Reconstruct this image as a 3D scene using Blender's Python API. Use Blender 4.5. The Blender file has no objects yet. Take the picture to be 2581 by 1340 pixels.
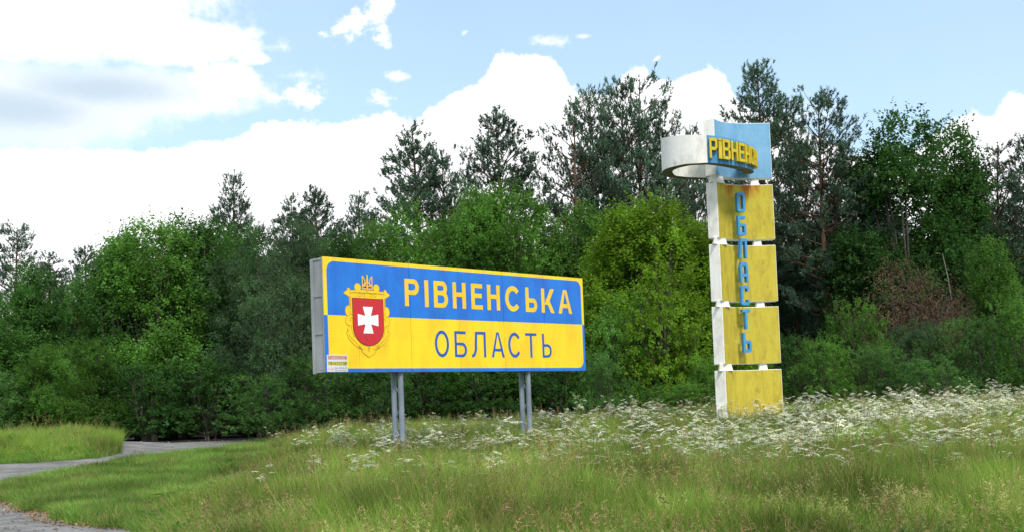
import bpy, bmesh, math, random
import numpy as np
from mathutils import Vector, Matrix
R = math.radians
random.seed(7)
rng = np.random.default_rng(11)
sc = bpy.context.scene
COL = sc.collection

# ---------------------------------------------------------------- camera
EYE = np.array([0.0, 0.0, 1.6])
FPX, PITCH, ROLL, CX, CY = 3200.0, 0.05, 0.0375, 1290.5, 861.0
F_ = np.array([0, math.cos(PITCH), math.sin(PITCH)])
R0 = np.array([1.0, 0, 0]); U0 = np.array([0, -math.sin(PITCH), math.cos(PITCH)])
U_ = U0 * math.cos(ROLL) + R0 * math.sin(ROLL)
R_ = R0 * math.cos(ROLL) - U0 * math.sin(ROLL)
cd = bpy.data.cameras.new('camera'); cam = bpy.data.objects.new('camera', cd); COL.objects.link(cam)
cd.sensor_width = 36.0; cd.lens = 36.0 * FPX / 2581.0
cd.shift_y = (CY - 670.0) / 2581.0
cd.clip_start = 0.1; cd.clip_end = 5000
cam.matrix_world = Matrix(((R_[0], U_[0], -F_[0], EYE[0]), (R_[1], U_[1], -F_[1], EYE[1]),
                           (R_[2], U_[2], -F_[2], EYE[2]), (0, 0, 0, 1)))
sc.camera = cam


def ray(px, py):
    return F_ + R_ * (px - CX) / FPX - U_ * (py - CY) / FPX


def at(px, py, Y):
    d = ray(px, py)
    return EYE + d * (Y / d[1])


def azel(px, py):
    d = ray(px, py); d = d / np.linalg.norm(d)
    return math.atan2(d[0], d[1]), math.asin(d[2])


# ---------------------------------------------------------------- sun, sky, exposure
SUN_EL, SUN_AZ = R(50), R(162)      # azimuth from +Y towards +X; the sun stands behind the camera to the right
sl = bpy.data.lights.new('sun', 'SUN'); sun = bpy.data.objects.new('sun', sl); COL.objects.link(sun)
sl.energy = 2.2; sl.angle = R(10); sl.color = (1.0, 0.95, 0.86)
sdir = Vector((math.sin(SUN_AZ) * math.cos(SUN_EL), math.cos(SUN_AZ) * math.cos(SUN_EL), math.sin(SUN_EL)))
sun.rotation_euler = sdir.to_track_quat('Z', 'Y').to_euler()
sun.location = (-30, -30, 60)
sc.view_settings.view_transform = 'Standard'; sc.view_settings.look = 'None'
sc.view_settings.gamma = 1.0; sc.view_settings.exposure = 0.55
sc.view_settings.use_curve_mapping = False
sc.render.engine = 'CYCLES'
sc.cycles.use_denoising = True
sc.cycles.max_bounces = 6; sc.cycles.diffuse_bounces = 4; sc.cycles.transmission_bounces = 4
sc.cycles.transparent_max_bounces = 4


class NG:
    """small helper for node graphs"""
    def __init__(s, tree): s.t = tree; s.n = tree.nodes; s.l = tree.links

    def put(s, sock, v):
        if v is None: return
        if isinstance(v, bpy.types.NodeSocket): s.l.new(v, sock)
        else: sock.default_value = v

    def node(s, kind, **kw):
        n = s.n.new(kind)
        for k, v in kw.items(): setattr(n, k, v)
        return n

    def m(s, op, a, b=None, c=None, clamp=False):
        n = s.node('ShaderNodeMath', operation=op, use_clamp=clamp)
        for i, v in enumerate((a, b, c)): s.put(n.inputs[i], v)
        return n.outputs[0]

    def ss(s, v, a, b, lo=0.0, hi=1.0):
        n = s.node('ShaderNodeMapRange', interpolation_type='SMOOTHSTEP')
        s.put(n.inputs[0], v); s.put(n.inputs[1], a); s.put(n.inputs[2], b); s.put(n.inputs[3], lo); s.put(n.inputs[4], hi)
        return n.outputs[0]

    def noise(s, vec, scale, detail=4, rough=0.55, dist=0.0):
        n = s.node('ShaderNodeTexNoise'); s.put(n.inputs['Vector'], vec)
        n.inputs['Scale'].default_value = scale; n.inputs['Detail'].default_value = detail
        n.inputs['Roughness'].default_value = rough; n.inputs['Distortion'].default_value = dist
        return n.outputs[0]

    def mix(s, f, a, b, mode='MIX'):
        n = s.node('ShaderNodeMix', data_type='RGBA', blend_type=mode)
        s.put(n.inputs[0], f); s.put(n.inputs[6], a if not isinstance(a, tuple) else rgba(a)); s.put(n.inputs[7], b if not isinstance(b, tuple) else rgba(b))
        return n.outputs[2]

    def scalevec(s, v, xyz):
        n = s.node('ShaderNodeMapping'); s.put(n.inputs[0], v); n.inputs['Scale'].default_value = xyz
        return n.outputs[0]

    def combine(s, x, y, z):
        n = s.node('ShaderNodeCombineXYZ')
        for i, v in enumerate((x, y, z)): s.put(n.inputs[i], v)
        return n.outputs[0]


def rgba(c): return (c[0], c[1], c[2], 1.0)


world = bpy.data.worlds.new("World"); sc.world = world; world.use_nodes = True
g = NG(world.node_tree); g.n.clear()
out = g.node('ShaderNodeOutputWorld')
sky = g.node('ShaderNodeTexSky', sky_type='NISHITA'); sky.sun_disc = False
sky.sun_elevation = SUN_EL; sky.sun_rotation = SUN_AZ
sky.air_density = 1.0; sky.dust_density = 0.6; sky.ozone_density = 1.6
geo = g.node('ShaderNodeTexCoord').outputs['Generated']
nrm = g.node('ShaderNodeVectorMath', operation='NORMALIZE'); g.l.new(geo, nrm.inputs[0])
sep = g.node('ShaderNodeSeparateXYZ'); g.l.new(nrm.outputs[0], sep.inputs[0])
az = g.m('ARCTAN2', sep.outputs[0], sep.outputs[1]); el = g.m('ARCSINE', sep.outputs[2])
ae = g.combine(az, el, 0.0)
nz = g.noise(g.scalevec(ae, (1, 1.5, 1)), 13.0, 9, 0.6)
nzf = g.noise(g.scalevec(ae, (1, 1.3, 1)), 34.0, 7, 0.62)
nzs = g.noise(g.scalevec(ae, (1, 1.2, 1)), 90.0, 6, 0.62)
nb = g.m('ADD', g.m('MULTIPLY', g.m('SUBTRACT', nz, 0.5), 1.3), g.m('ADD', g.m('MULTIPLY', g.m('SUBTRACT', nzf, 0.5), 1.5), g.m('MULTIPLY', g.m('SUBTRACT', nzs, 0.5), 1.4)))
# the low bank of cumulus: height of its top against azimuth
prof = [(-60, 372), (0, 371), (150, 374), (328, 378), (429, 370), (505, 355), (580, 350), (656, 305), (757, 312), (858, 302), (934, 290),
        (984, 278), (1050, 302), (1075, 264), (1135, 240), (1211, 202), (1235, 165), (1252, 134), (1300, 128), (1385, 140), (1414, 172), (1434, 212),
        (1484, 232), (1540, 226), (1578, 182), (1623, 158), (1648, 188), (1678, 204), (1738, 186), (1787, 169), (1832, 199), (1847, 239),
        (1897, 283), (1996, 300), (2046, 335), (2145, 385), (2280, 400), (2340, 350), (2384, 316), (2444, 284), (2508, 282), (2543, 242), (2581, 236), (2680, 215)]
fc = g.node('ShaderNodeFloatCurve'); cm = fc.mapping; cu = cm.curves[0]
AZ0, AZ1, ELM = -0.5, 0.5, 0.5
pts = []
for px, py in prof:
    a, e = azel(px, py); pts.append(((a - AZ0) / (AZ1 - AZ0), e / ELM))
cu.points[0].location = (0.0, pts[0][1]); cu.points[1].location = (1.0, pts[-1][1])
for x_, y_ in pts: cu.points.new(x_, y_)
for p_ in cu.points: p_.handle_type = 'VECTOR'
cm.update()
g.put(fc.inputs['Value'], g.m('DIVIDE', g.m('SUBTRACT', az, AZ0), AZ1 - AZ0, clamp=True))
top = g.m('MULTIPLY', fc.outputs[0], ELM)
bank = g.ss(g.m('ADD', g.m('SUBTRACT', top, el), g.m('MULTIPLY', nb, 0.012)), -0.002, 0.004)


def blob(px, py, rx, ry, amp=1.0, lo=0.0, hi=0.40, tilt=0.0):
    a, e = azel(px, py)
    dx = g.m('SUBTRACT', az, a); dy = g.m('SUBTRACT', el, e)
    c, s = math.cos(tilt), math.sin(tilt)
    u = g.m('DIVIDE', g.m('ADD', g.m('MULTIPLY', dx, c), g.m('MULTIPLY', dy, s)), rx / FPX)
    v = g.m('DIVIDE', g.m('SUBTRACT', g.m('MULTIPLY', dy, c), g.m('MULTIPLY', dx, s)), ry / FPX)
    r = g.m('SQRT', g.m('ADD', g.m('MULTIPLY', u, u), g.m('MULTIPLY', v, v)))
    f = g.m('ADD', g.m('SUBTRACT', 1.0, r), g.m('MULTIPLY', nb, amp * .85))
    return g.ss(f, lo - .05, hi + .12)


def mx(*a):
    r = a[0]
    for b in a[1:]: r = g.m('MAXIMUM', r, b)
    return r


cl = mx(bank,
        blob(60, 20, 540, 150, 0.5), blob(450, 105, 230, 70, 0.6), blob(330, 75, 250, 90, 0.5), blob(560, 215, 120, 68, 0.8),
        blob(330, 235, 370, 70, 0.5, -.1, .5), blob(60, 265, 380, 115, 0.35, -.1, .5), blob(640, 150, 60, 22, 2.0, 0, .8),
        blob(862, 74, 66, 30, 2.2, 0, .8, tilt=0.5), blob(958, 16, 48, 34, 2.0, 0, .8, tilt=0.9), blob(968, 98, 20, 34, 2.6, 0, 1.1),
        blob(1000, 191, 32, 14, 1.8, 0, 1.1), blob(1368, 106, 66, 18, 1.6, 0, 1.1), blob(1170, 84, 22, 9, 1.3, 0, 1.3, tilt=.6),
        blob(1470, 92, 26, 8, 1.0, 0, 1.2), blob(1655, 150, 16, 8, 1.0, 0, 1.0, tilt=.6),
        blob(780, 243, 130, 26, 2.6, 0, 1.0), blob(960, 250, 46, 26, 2.0, 0, .8), blob(350, 335, 75, 24, 2.6, 0, 1.3), blob(700, 120, 60, 18, 2.2, 0, 2.2), blob(740, 190, 90, 18, 2.4, 0, 2.4), blob(2000, 290, 120, 40, 2.0, 0, 2.5))
# elsewhere the broken cloud goes on
gen = g.noise(nrm.outputs[0], 2.6, 8, 0.58)
gmask = g.ss(g.m('ADD', gen, g.m('MULTIPLY', nb, 0.05)), 0.49, 0.56)
away = g.m('MAXIMUM', g.ss(g.m('ABSOLUTE', az), 0.43, 0.60), g.ss(el, 0.345, 0.46))
fmask = g.m('ADD', g.m('MULTIPLY', cl, g.m('SUBTRACT', 1.0, away)), g.m('MULTIPLY', gmask, away))
grey = mx(blob(40, 275, 380, 115, 0.15, 0, .8), blob(250, 225, 430, 85, 0.15, 0, .8), blob(1310, 300, 60, 40, .8, 0, 3.5))
ccol = g.mix(g.m('MULTIPLY', grey, 0.95), (0.92, 0.92, 0.94), (0.43, 0.53, 0.62))
ccol = g.mix(g.ss(nz, 0.5, 0.75, 0.0, 0.22), ccol, (0.68, 0.71, 0.75))
b1 = g.node('ShaderNodeBackground'); g.put(b1.inputs[1], 0.14)
hs = g.node('ShaderNodeHueSaturation'); g.l.new(sky.outputs[0], hs.inputs['Color']); hs.inputs['Saturation'].default_value = 1.0
g.l.new(hs.outputs[0], b1.inputs[0])
b2 = g.node('ShaderNodeBackground'); g.l.new(ccol, b2.inputs[0]); g.put(b2.inputs[1], 1.0)
ms = g.node('ShaderNodeMixShader'); g.l.new(fmask, ms.inputs[0]); g.l.new(b1.outputs[0], ms.inputs[1]); g.l.new(b2.outputs[0], ms.inputs[2])
# a thin high veil whitens the blue
veil = g.node('ShaderNodeBackground'); veil.inputs[0].default_value = (0.72, 0.93, 1.0, 1); veil.inputs[1].default_value = 0.74
mv = g.node('ShaderNodeMixShader'); g.put(mv.inputs[0], g.ss(gen, .3, .7, 0.34, 0.46)); g.l.new(b1.outputs[0], mv.inputs[1]); g.l.new(veil.outputs[0], mv.inputs[2])
g.l.new(mv.outputs[0], ms.inputs[1])
g.l.new(ms.outputs[0], out.inputs[0])

# ---------------------------------------------------------------- materials
MATS = {}


def new_mat(name):
    m = bpy.data.materials.new(name); m.use_nodes = True
    gg = NG(m.node_tree); bs = gg.n['Principled BSDF']; MATS[name] = m
    return m, gg, bs


def leaf_mat(name, ca, cb, transl=0.32, patch=0.35, dead=None):
    m, gg, bs = new_mat(name)
    gi = gg.node('ShaderNodeNewGeometry'); oi = gg.node('ShaderNodeObjectInfo')
    col = gg.mix(gi.outputs['Random Per Island'], ca, cb)
    n1 = gg.noise(gg.node('ShaderNodeNewGeometry').outputs['Position'], 0.55, 3)
    f1 = gg.ss(n1, 0.35, 0.68, 1.0 - patch, 1.0 + patch)
    f1 = gg.m('MULTIPLY', f1, gg.ss(gg.noise(gg.node('ShaderNodeNewGeometry').outputs['Position'], 1.9, 2), .35, .65, .85, 1.18))
    f2 = gg.m('MULTIPLY', f1, gg.ss(oi.outputs['Random'], 0, 1, 0.85, 1.15))
    vm = gg.node('ShaderNodeVectorMath', operation='SCALE'); gg.l.new(col, vm.inputs[0]); gg.l.new(f2, vm.inputs['Scale'])
    c = vm.outputs[0]
    if dead:
        n9 = gg.noise(gg.node('ShaderNodeNewGeometry').outputs['Position'], 0.8, 5, .65)
        c = gg.mix(gg.ss(n9, .48, .68, 0, .40), c, (0.38, 0.37, 0.13))
        c = gg.mix(gg.m('GREATER_THAN', gi.outputs['Random Per Island'], 1 - dead[1]), c, dead[0])
    gg.l.new(c, bs.inputs['Base Color']); bs.inputs['Roughness'].default_value = 0.65
    bs.inputs['Specular IOR Level'].default_value = 0.15
    tr = gg.node('ShaderNodeBsdfTranslucent')
    gg.l.new(gg.mix(1.0, c, (1.15, 1.15, 0.6), 'MULTIPLY'), tr.inputs[0])
    mixs = gg.node('ShaderNodeMixShader'); mixs.inputs[0].default_value = transl
    gg.l.new(bs.outputs[0], mixs.inputs[1]); gg.l.new(tr.outputs[0], mixs.inputs[2])
    gg.l.new(mixs.outputs[0], gg.n['Material Output'].inputs[0])
    return m


def rough_mat(name, ca, cb, scale=6, rough=0.85, stretch=(1, 1, 1), bump=0.2, lo=0.35, hi=0.65, detail=6, spec=0.3):
    m, gg, bs = new_mat(name)
    tc = gg.node('ShaderNodeTexCoord').outputs['Object']
    v = gg.scalevec(tc, stretch)
    n = gg.noise(v, scale, detail, 0.6)
    gg.l.new(gg.mix(gg.ss(n, lo, hi), ca, cb), bs.inputs['Base Color'])
    bs.inputs['Roughness'].default_value = rough; bs.inputs['Specular IOR Level'].default_value = spec
    if bump:
        b = gg.node('ShaderNodeBump'); b.inputs['Strength'].default_value = bump; b.inputs['Distance'].default_value = 0.03
        gg.l.new(gg.noise(v, scale * 4, 5), b.inputs['Height']); gg.l.new(b.outputs[0], bs.inputs['Normal'])
    return m


leaf_mat('maple_leaf', (0.066, 0.172, 0.042), (0.088, 0.205, 0.048), 0.50)
leaf_mat('bright_leaf', (0.155, 0.290, 0.026), (0.200, 0.350, 0.034), 0.50)
leaf_mat('mid_leaf', (0.092, 0.215, 0.042), (0.122, 0.262, 0.05), 0.50)
leaf_mat('willow_leaf', (0.078, 0.15, 0.078), (0.104, 0.18, 0.094), 0.50)
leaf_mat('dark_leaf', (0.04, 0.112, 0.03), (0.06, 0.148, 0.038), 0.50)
leaf_mat('shrub_leaf', (0.072, 0.172, 0.05), (0.1, 0.215, 0.06), 0.50)
leaf_mat('pine_needle', (0.055, 0.11, 0.07), (0.0975, 0.1675, 0.105), 0.12)
leaf_mat('dry_needle', (0.070, 0.042, 0.028), (0.125, 0.078, 0.050), 0.12)
leaf_mat('meadow_blade', (0.13, 0.25, 0.03), (0.28, 0.37, 0.085), 0.40, 0.45, dead=((0.46, 0.36, 0.17), 0.13))
leaf_mat('straw_blade', (0.42, 0.37, 0.17), (0.30, 0.33, 0.11), 0.35, 0.3)
leaf_mat('short_blade', (0.11, 0.25, 0.04), (0.23, 0.34, 0.08), 0.40, 0.40, dead=((0.42, 0.31, 0.16), 0.10))
leaf_mat('petal_white', (0.74, 0.74, 0.68), (0.86, 0.86, 0.82), 0.3, 0.02)
leaf_mat('petal_yellow', (0.75, 0.55, 0.02), (0.85, 0.65, 0.03), 0.3, 0.02)
leaf_mat('stem_green', (0.07, 0.13, 0.025), (0.12, 0.17, 0.05), 0.2)
leaf_mat('dry_litter', (0.26, 0.14, 0.06), (0.36, 0.24, 0.12), 0.1)
rough_mat('pine_bark', (0.060, 0.035, 0.026), (0.15, 0.080, 0.050), 5, 0.9, (1, 1, .3), 0.5)
rough_mat('grey_bark', (0.05, 0.043, 0.036), (0.11, 0.095, 0.08), 7, 0.9, (1, 1, .3), 0.5)
rough_mat('pale_bark', (0.13, 0.11, 0.09), (0.24, 0.20, 0.16), 6, 0.85, (1, 1, .3), 0.3)
rough_mat('white_plaster', (0.60, 0.58, 0.52), (0.84, 0.83, 0.79), 2.6, 0.8, (1, 1, .6), 0.35, 0.28, 0.55, detail=9)
rough_mat('raw_concrete', (0.13, 0.125, 0.08), (0.22, 0.205, 0.14), 3, 0.9, (1, 1, 1), 0.4)
rough_mat('galvanized', (0.24, 0.26, 0.28), (0.34, 0.36, 0.37), 3, 0.5, (1, 1, .4), 0.05, spec=.5)
rough_mat('grey_paint', (0.15, 0.185, 0.235), (0.22, 0.265, 0.32), 4, 0.5, (1, 1, .3), 0.05, spec=.5)
rough_mat('asphalt_dust', (0.13, 0.125, 0.12), (0.24, 0.23, 0.22), 1.3, 0.95, (1, 1, 1), 0.5, detail=10)
rough_mat('stone_grey', (0.12, 0.115, 0.11), (0.26, 0.245, 0.225), 6, 0.9, (1, 1, 1), 0.4)


def streaky(name, base, dark, light, rust=None, scale=1.0):
    """weathered paint: vertical streaks and blotches"""
    m, gg, bs = new_mat(name)
    tc = gg.node('ShaderNodeTexCoord').outputs['Object']
    n1 = gg.noise(gg.scalevec(tc, (3.2, 3.2, .9)), 1.7 * scale, 9, 0.72, 0.6)
    n2 = gg.noise(tc, 1.3 * scale, 9, 0.7)
    c = gg.mix(gg.ss(n1, 0.42, 0.72, 0, .8), base, dark)
    c = gg.mix(gg.ss(n2, 0.50, 0.75, 0, .7), c, light)
    c = gg.mix(gg.ss(gg.noise(gg.scalevec(tc, (1.6, 1.6, 1)), 2.1, 10, .75), 0.50, 0.68, 0, .75), c, dark)
    c = gg.mix(gg.ss(gg.noise(tc, 16, 6, .8), 0.66, 0.74, 0, .7), c, tuple(k * .45 for k in dark))
    if rust:
        sp = gg.node('ShaderNodeSeparateXYZ'); gg.l.new(tc, sp.inputs[0])
        z, x = sp.outputs[2], sp.outputs[0]
        col = None
        for xc, w, zt, ln in rust:
            a = gg.ss(gg.m('ABSOLUTE', gg.m('SUBTRACT', x, xc)), 0.0, w, 1, 0)
            b = gg.ss(z, zt - ln, zt, 0, 1)
            n = gg.ss(gg.noise(gg.scalevec(tc, (14, 14, .7)), 1.5, 4), 0.35, 0.65)
            f = gg.m('MULTIPLY', gg.m('MULTIPLY', a, b), gg.m('MULTIPLY', gg.m('ADD', n, .35), 1.9), clamp=True)
            col = f if col is None else gg.m('MAXIMUM', col, f)
        c = gg.mix(col, c, (0.42, 0.13, 0.015))
    gg.l.new(c, bs.inputs['Base Color']); bs.inputs['Roughness'].default_value = 0.75
    bs.inputs['Specular IOR Level'].default_value = 0.25
    b = gg.node('ShaderNodeBump'); b.inputs['Strength'].default_value = 0.25; b.inputs['Distance'].default_value = 0.02
    gg.l.new(gg.noise(tc, 14, 6), b.inputs['Height']); gg.l.new(b.outputs[0], bs.inputs['Normal'])
    return m


streaky('ochre_paint', (0.54, 0.445, 0.050), (0.35, 0.27, 0.040), (0.62, 0.53, 0.100))
streaky('yellow_letter_paint', (0.62, 0.48, 0.03), (0.42, 0.31, 0.04), (0.72, 0.58, 0.06), scale=3)
streaky('sky_blue_paint', (0.20, 0.42, 0.62), (0.13, 0.33, 0.53), (0.27, 0.47, 0.64))
streaky('mid_blue_paint', (0.08, 0.27, 0.50), (0.05, 0.20, 0.40), (0.13, 0.33, 0.55))
streaky('letter_blue_paint', (0.07, 0.29, 0.58), (0.04, 0.22, 0.42), (0.12, 0.40, 0.62), scale=3)


def flat_mat(name, c, rough=0.4, var=0.08, spec=.4):
    m, gg, bs = new_mat(name)
    tc = gg.node('ShaderNodeTexCoord').outputs['Object']
    n = gg.noise(gg.scalevec(tc, (1, 1, .6)), 3.0, 7, 0.6)
    gg.l.new(gg.mix(gg.ss(n, 0.3, 0.75), tuple(min(1, k * (1 + var)) for k in c), tuple(k * (1 - var * 1.6) for k in c)), bs.inputs['Base Color'])
    bs.inputs['Roughness'].default_value = rough; bs.inputs['Specular IOR Level'].default_value = spec
    return m


SY = (0.93, 0.64, 0.004); SB = (0.006, 0.130, 0.58)
flat_mat('sign_yellow', (0.95, 0.58, 0.02)); flat_mat('sign_blue', (0.012, 0.10, 0.48)); flat_mat('gold', (0.93, 0.60, 0.01))
flat_mat('gold_line', (0.45, 0.27, 0.012)); flat_mat('trident_gold', (0.95, 0.52, 0.06)); flat_mat('cross_white', (0.95, 0.95, 0.95), var=.01)
flat_mat('shield_edge', (0.20, 0.03, 0.02)); flat_mat('print_white', (0.72, 0.70, 0.74)); flat_mat('print_pink', (0.60, 0.42, 0.42))
flat_mat('print_lime', (0.58, 0.58, 0.06)); flat_mat('print_ink', (0.10, 0.10, 0.03)); flat_mat('print_red', (0.55, 0.10, 0.10))
flat_mat('print_grey', (0.22, 0.25, 0.33))
m, gg, bs = new_mat('shield_red')
tc = gg.node('ShaderNodeTexCoord').outputs['Object']; sp = gg.node('ShaderNodeSeparateXYZ'); gg.l.new(tc, sp.inputs[0])
st = gg.m('GREATER_THAN', gg.m('FRACT', gg.m('MULTIPLY', sp.outputs[2], 42.0)), 0.6)
c = gg.mix(st, (0.66, 0.018, 0.03), (0.46, 0.010, 0.018))
c = gg.mix(gg.ss(gg.noise(tc, 5.0, 5), 0.60, 0.72, 0, .75), c, (0.30, 0.02, 0.02))
gg.l.new(c, bs.inputs['Base Color']); bs.inputs['Roughness'].default_value = .4

# the flat print of the billboard: two fields, two-tone border with rounded inner corners
m, gg, bs = new_mat('sign_print')
tc = gg.node('ShaderNodeTexCoord').outputs['Object']; sp = gg.node('ShaderNodeSeparateXYZ'); gg.l.new(tc, sp.inputs[0])
SW, SH, MIDV = 8.8, 2.4, 1.195
qx = gg.m('SUBTRACT', gg.m('ABSOLUTE', gg.m('SUBTRACT', sp.outputs[0], SW / 2)), SW / 2 - .09 - .2)
qz = gg.m('SUBTRACT', gg.m('ABSOLUTE', gg.m('SUBTRACT', sp.outputs[2], SH / 2)), SH / 2 - .08 - .2)
mxx = gg.m('MAXIMUM', qx, 0.0); mzz = gg.m('MAXIMUM', qz, 0.0)
sd = gg.m('SQRT', gg.m('ADD', gg.m('MULTIPLY', mxx, mxx), gg.m('MULTIPLY', mzz, mzz)))
inside = gg.m('LESS_THAN', sd, 0.2); up = gg.m('GREATER_THAN', sp.outputs[2], MIDV)
isblue = gg.m('COMPARE', inside, up, 0.1)
n = gg.noise(gg.scalevec(tc, (1, 1, .5)), 2.0, 7, .6)
yel = gg.mix(gg.ss(n, .35, .7), (0.96, 0.70, 0.004), (0.88, 0.57, 0.004))
blu = gg.mix(gg.ss(n, .35, .7), (0.000, 0.190, 0.72), (0.001, 0.130, 0.58))
c = gg.mix(isblue, yel, blu)
dirt = gg.m('MAXIMUM', gg.ss(gg.noise(gg.scalevec(tc, (1.6, 1, 1.0)), 3.0, 9, .75), 0.58, 0.76, 0, .38), gg.ss(gg.noise(gg.scalevec(tc, (9, 1, .5)), 1.5, 6, .7), 0.60, 0.80, 0, .30))
c = gg.mix(dirt, c, (0.12, 0.10, 0.05))
# retro-reflective cells, a faint grid
gx = gg.m('FRACT', gg.m('MULTIPLY', sp.outputs[0], 14.0)); gz = gg.m('FRACT', gg.m('MULTIPLY', sp.outputs[2], 14.0))
grid = gg.m('MAXIMUM', gg.m('GREATER_THAN', gx, .88), gg.m('GREATER_THAN', gz, .88))
c = gg.mix(gg.m('MULTIPLY', grid, .10), c, (0.25, 0.17, 0.05))
gg.l.new(c, bs.inputs['Base Color']); bs.inputs['Roughness'].default_value = .35
b = gg.node('ShaderNodeBump'); b.inputs['Strength'].default_value = .15; b.inputs['Distance'].default_value = .02
gg.l.new(gg.noise(gg.scalevec(tc, (1.2, 1, .3)), 1.2, 2), b.inputs['Height']); gg.l.new(b.outputs[0], bs.inputs['Normal'])


# ---------------------------------------------------------------- object helpers
def link(name, me, mat, parent=None, col=None):
    o = bpy.data.objects.new(name, me); (col or COL).objects.link(o)
    if mat and not me.materials: me.materials.append(MATS[mat])
    if parent: o.parent = parent
    return o


def tag(o, label=None, cat=None, group=None, kind=None):
    if label: o['label'] = label
    if cat: o['category'] = cat
    if group: o['group'] = group
    if kind: o['kind'] = kind
    return o


def empty(name, loc, rz, label, cat, group=None):
    o = bpy.data.objects.new(name, None); COL.objects.link(o); o.location = loc; o.rotation_euler = (0, 0, rz)
    o.empty_display_size = .3
    return tag(o, label, cat, group)


def from_arrays(name, V, counts, idx, smooth=False):
    """V (n,3); counts: verts of each polygon; idx: flat index list"""
    me = bpy.data.meshes.new(name)
    V = np.asarray(V, dtype=np.float32); idx = np.asarray(idx, dtype=np.int32).ravel(); counts = np.asarray(counts, dtype=np.int32)
    me.vertices.add(len(V)); me.vertices.foreach_set('co', V.ravel())
    me.loops.add(len(idx)); me.loops.foreach_set('vertex_index', idx)
    me.polygons.add(len(counts))
    starts = np.concatenate(([0], np.cumsum(counts)[:-1])).astype(np.int32)
    me.polygons.foreach_set('loop_start', starts); me.polygons.foreach_set('loop_total', counts)
    if smooth: me.polygons.foreach_set('use_smooth', np.ones(len(counts), dtype=bool))
    me.update(calc_edges=True)
    return me


def bm_mesh(bm, name, smooth=False):
    me = bpy.data.meshes.new(name); bmesh.ops.recalc_face_normals(bm, faces=bm.faces); bm.to_mesh(me); bm.free()
    if smooth:
        for p in me.polygons: p.use_smooth = True
    return me


def add_box(bm, x0, x1, y0, y1, z0, z1, bevel=0.0):
    vs = [bm.verts.new((x, y, z)) for x in (x0, x1) for y in (y0, y1) for z in (z0, z1)]
    fs = [(0, 1, 3, 2), (4, 6, 7, 5), (0, 4, 5, 1), (2, 3, 7, 6), (0, 2, 6, 4), (1, 5, 7, 3)]
    faces = [bm.faces.new([vs[i] for i in f]) for f in fs]
    if bevel:
        ed = list({e for f in faces for e in f.edges})
        bmesh.ops.bevel(bm, geom=ed, offset=bevel, segments=1, affect='EDGES')


def box_obj(name, dims, mat, parent=None, bevel=0.0):
    bm = bmesh.new(); add_box(bm, *dims, bevel=bevel); return link(name, bm_mesh(bm, name), mat, parent)


def prism(bm, pts, y0, y1):
    """extrude a closed (x,z) outline between two y values"""
    a = [bm.verts.new((x, y0, z)) for x, z in pts]; b = [bm.verts.new((x, y1, z)) for x, z in pts]
    n = len(pts)
    bm.faces.new(a); bm.faces.new(b[::-1])
    for i in range(n): bm.faces.new((a[i], a[(i + 1) % n], b[(i + 1) % n], b[i]))


def tube(P, rad, n=8):
    """tapered tube along points P -> verts, quads (index list)"""
    P = np.asarray(P, float); m_ = len(P); V = []; Q = []
    T = np.gradient(P, axis=0); T /= np.linalg.norm(T, axis=1)[:, None] + 1e-9
    ref = np.array([0.3, 0.9, 0.1])
    for i in range(m_):
        a = np.cross(T[i], ref); a /= np.linalg.norm(a) + 1e-9; b = np.cross(T[i], a)
        for k in range(n):
            th = 2 * math.pi * k / n
            V.append(P[i] + rad[i] * (math.cos(th) * a + math.sin(th) * b))
    for i in range(m_ - 1):
        for k in range(n):
            Q.append((i * n + k, i * n + (k + 1) % n, (i + 1) * n + (k + 1) % n, (i + 1) * n + k))
    return V, Q


def tubes_mesh(name, lst):
    V = []; Q = []
    for P, rad, n in lst:
        v, q = tube(P, rad, n); o = len(V); V += v; Q += [tuple(i + o for i in f) for f in q]
    return from_arrays(name, V, [4] * len(Q), Q, True)


# ---------------------------------------------------------------- ground
def sst(a, b, x):
    t = np.clip((np.asarray(x, float) - a) / (b - a), 0, 1); return t * t * (3 - 2 * t)


def hill(x, y, cx, cy, rx, ry): return np.exp(-((x - cx) / rx) ** 2 - ((y - cy) / ry) ** 2)


def G(x, y):
    x = np.asarray(x, float); y = np.asarray(y, float)
    z = 0.50 * sst(20, 46, y) + 0.12 * sst(-2, 11, x) * sst(15, 30, y) * (1 - 0.5 * sst(40, 60, y))
    z = z + 0.42 * hill(x, y, -16.0, 44, 4.0, 5.0)
    z = z + 0.035 * np.sin(x * .9 + 1.3 * np.sin(y * .31)) * np.cos(y * .53) * sst(12, 20, y)
    return z


def ground_at(px, py):
    """where the line of sight meets the ground"""
    d = ray(px, py); lo, hi = 5.0, 400.0
    for k in range(400):
        Y = 8 + k * 0.25
        P = EYE + d * (Y / d[1])
        if P[2] <= G(P[0], P[1]): return P
    return EYE + d * (75 / d[1])


def inpoly(x, y, poly):
    x = np.asarray(x); y = np.asarray(y); ins = np.zeros(x.shape, bool); n = len(poly)
    for i in range(n):
        x0, y0 = poly[i]; x1, y1 = poly[(i + 1) % n]
        if y0 == y1: continue
        c = ((y0 > y) != (y1 > y)) & (x < (x1 - x0) * (y - y0) / (y1 - y0) + x0)
        ins ^= c
    return ins


def seg_grid(a, b, n): return list(np.linspace(a, b, n))


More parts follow.
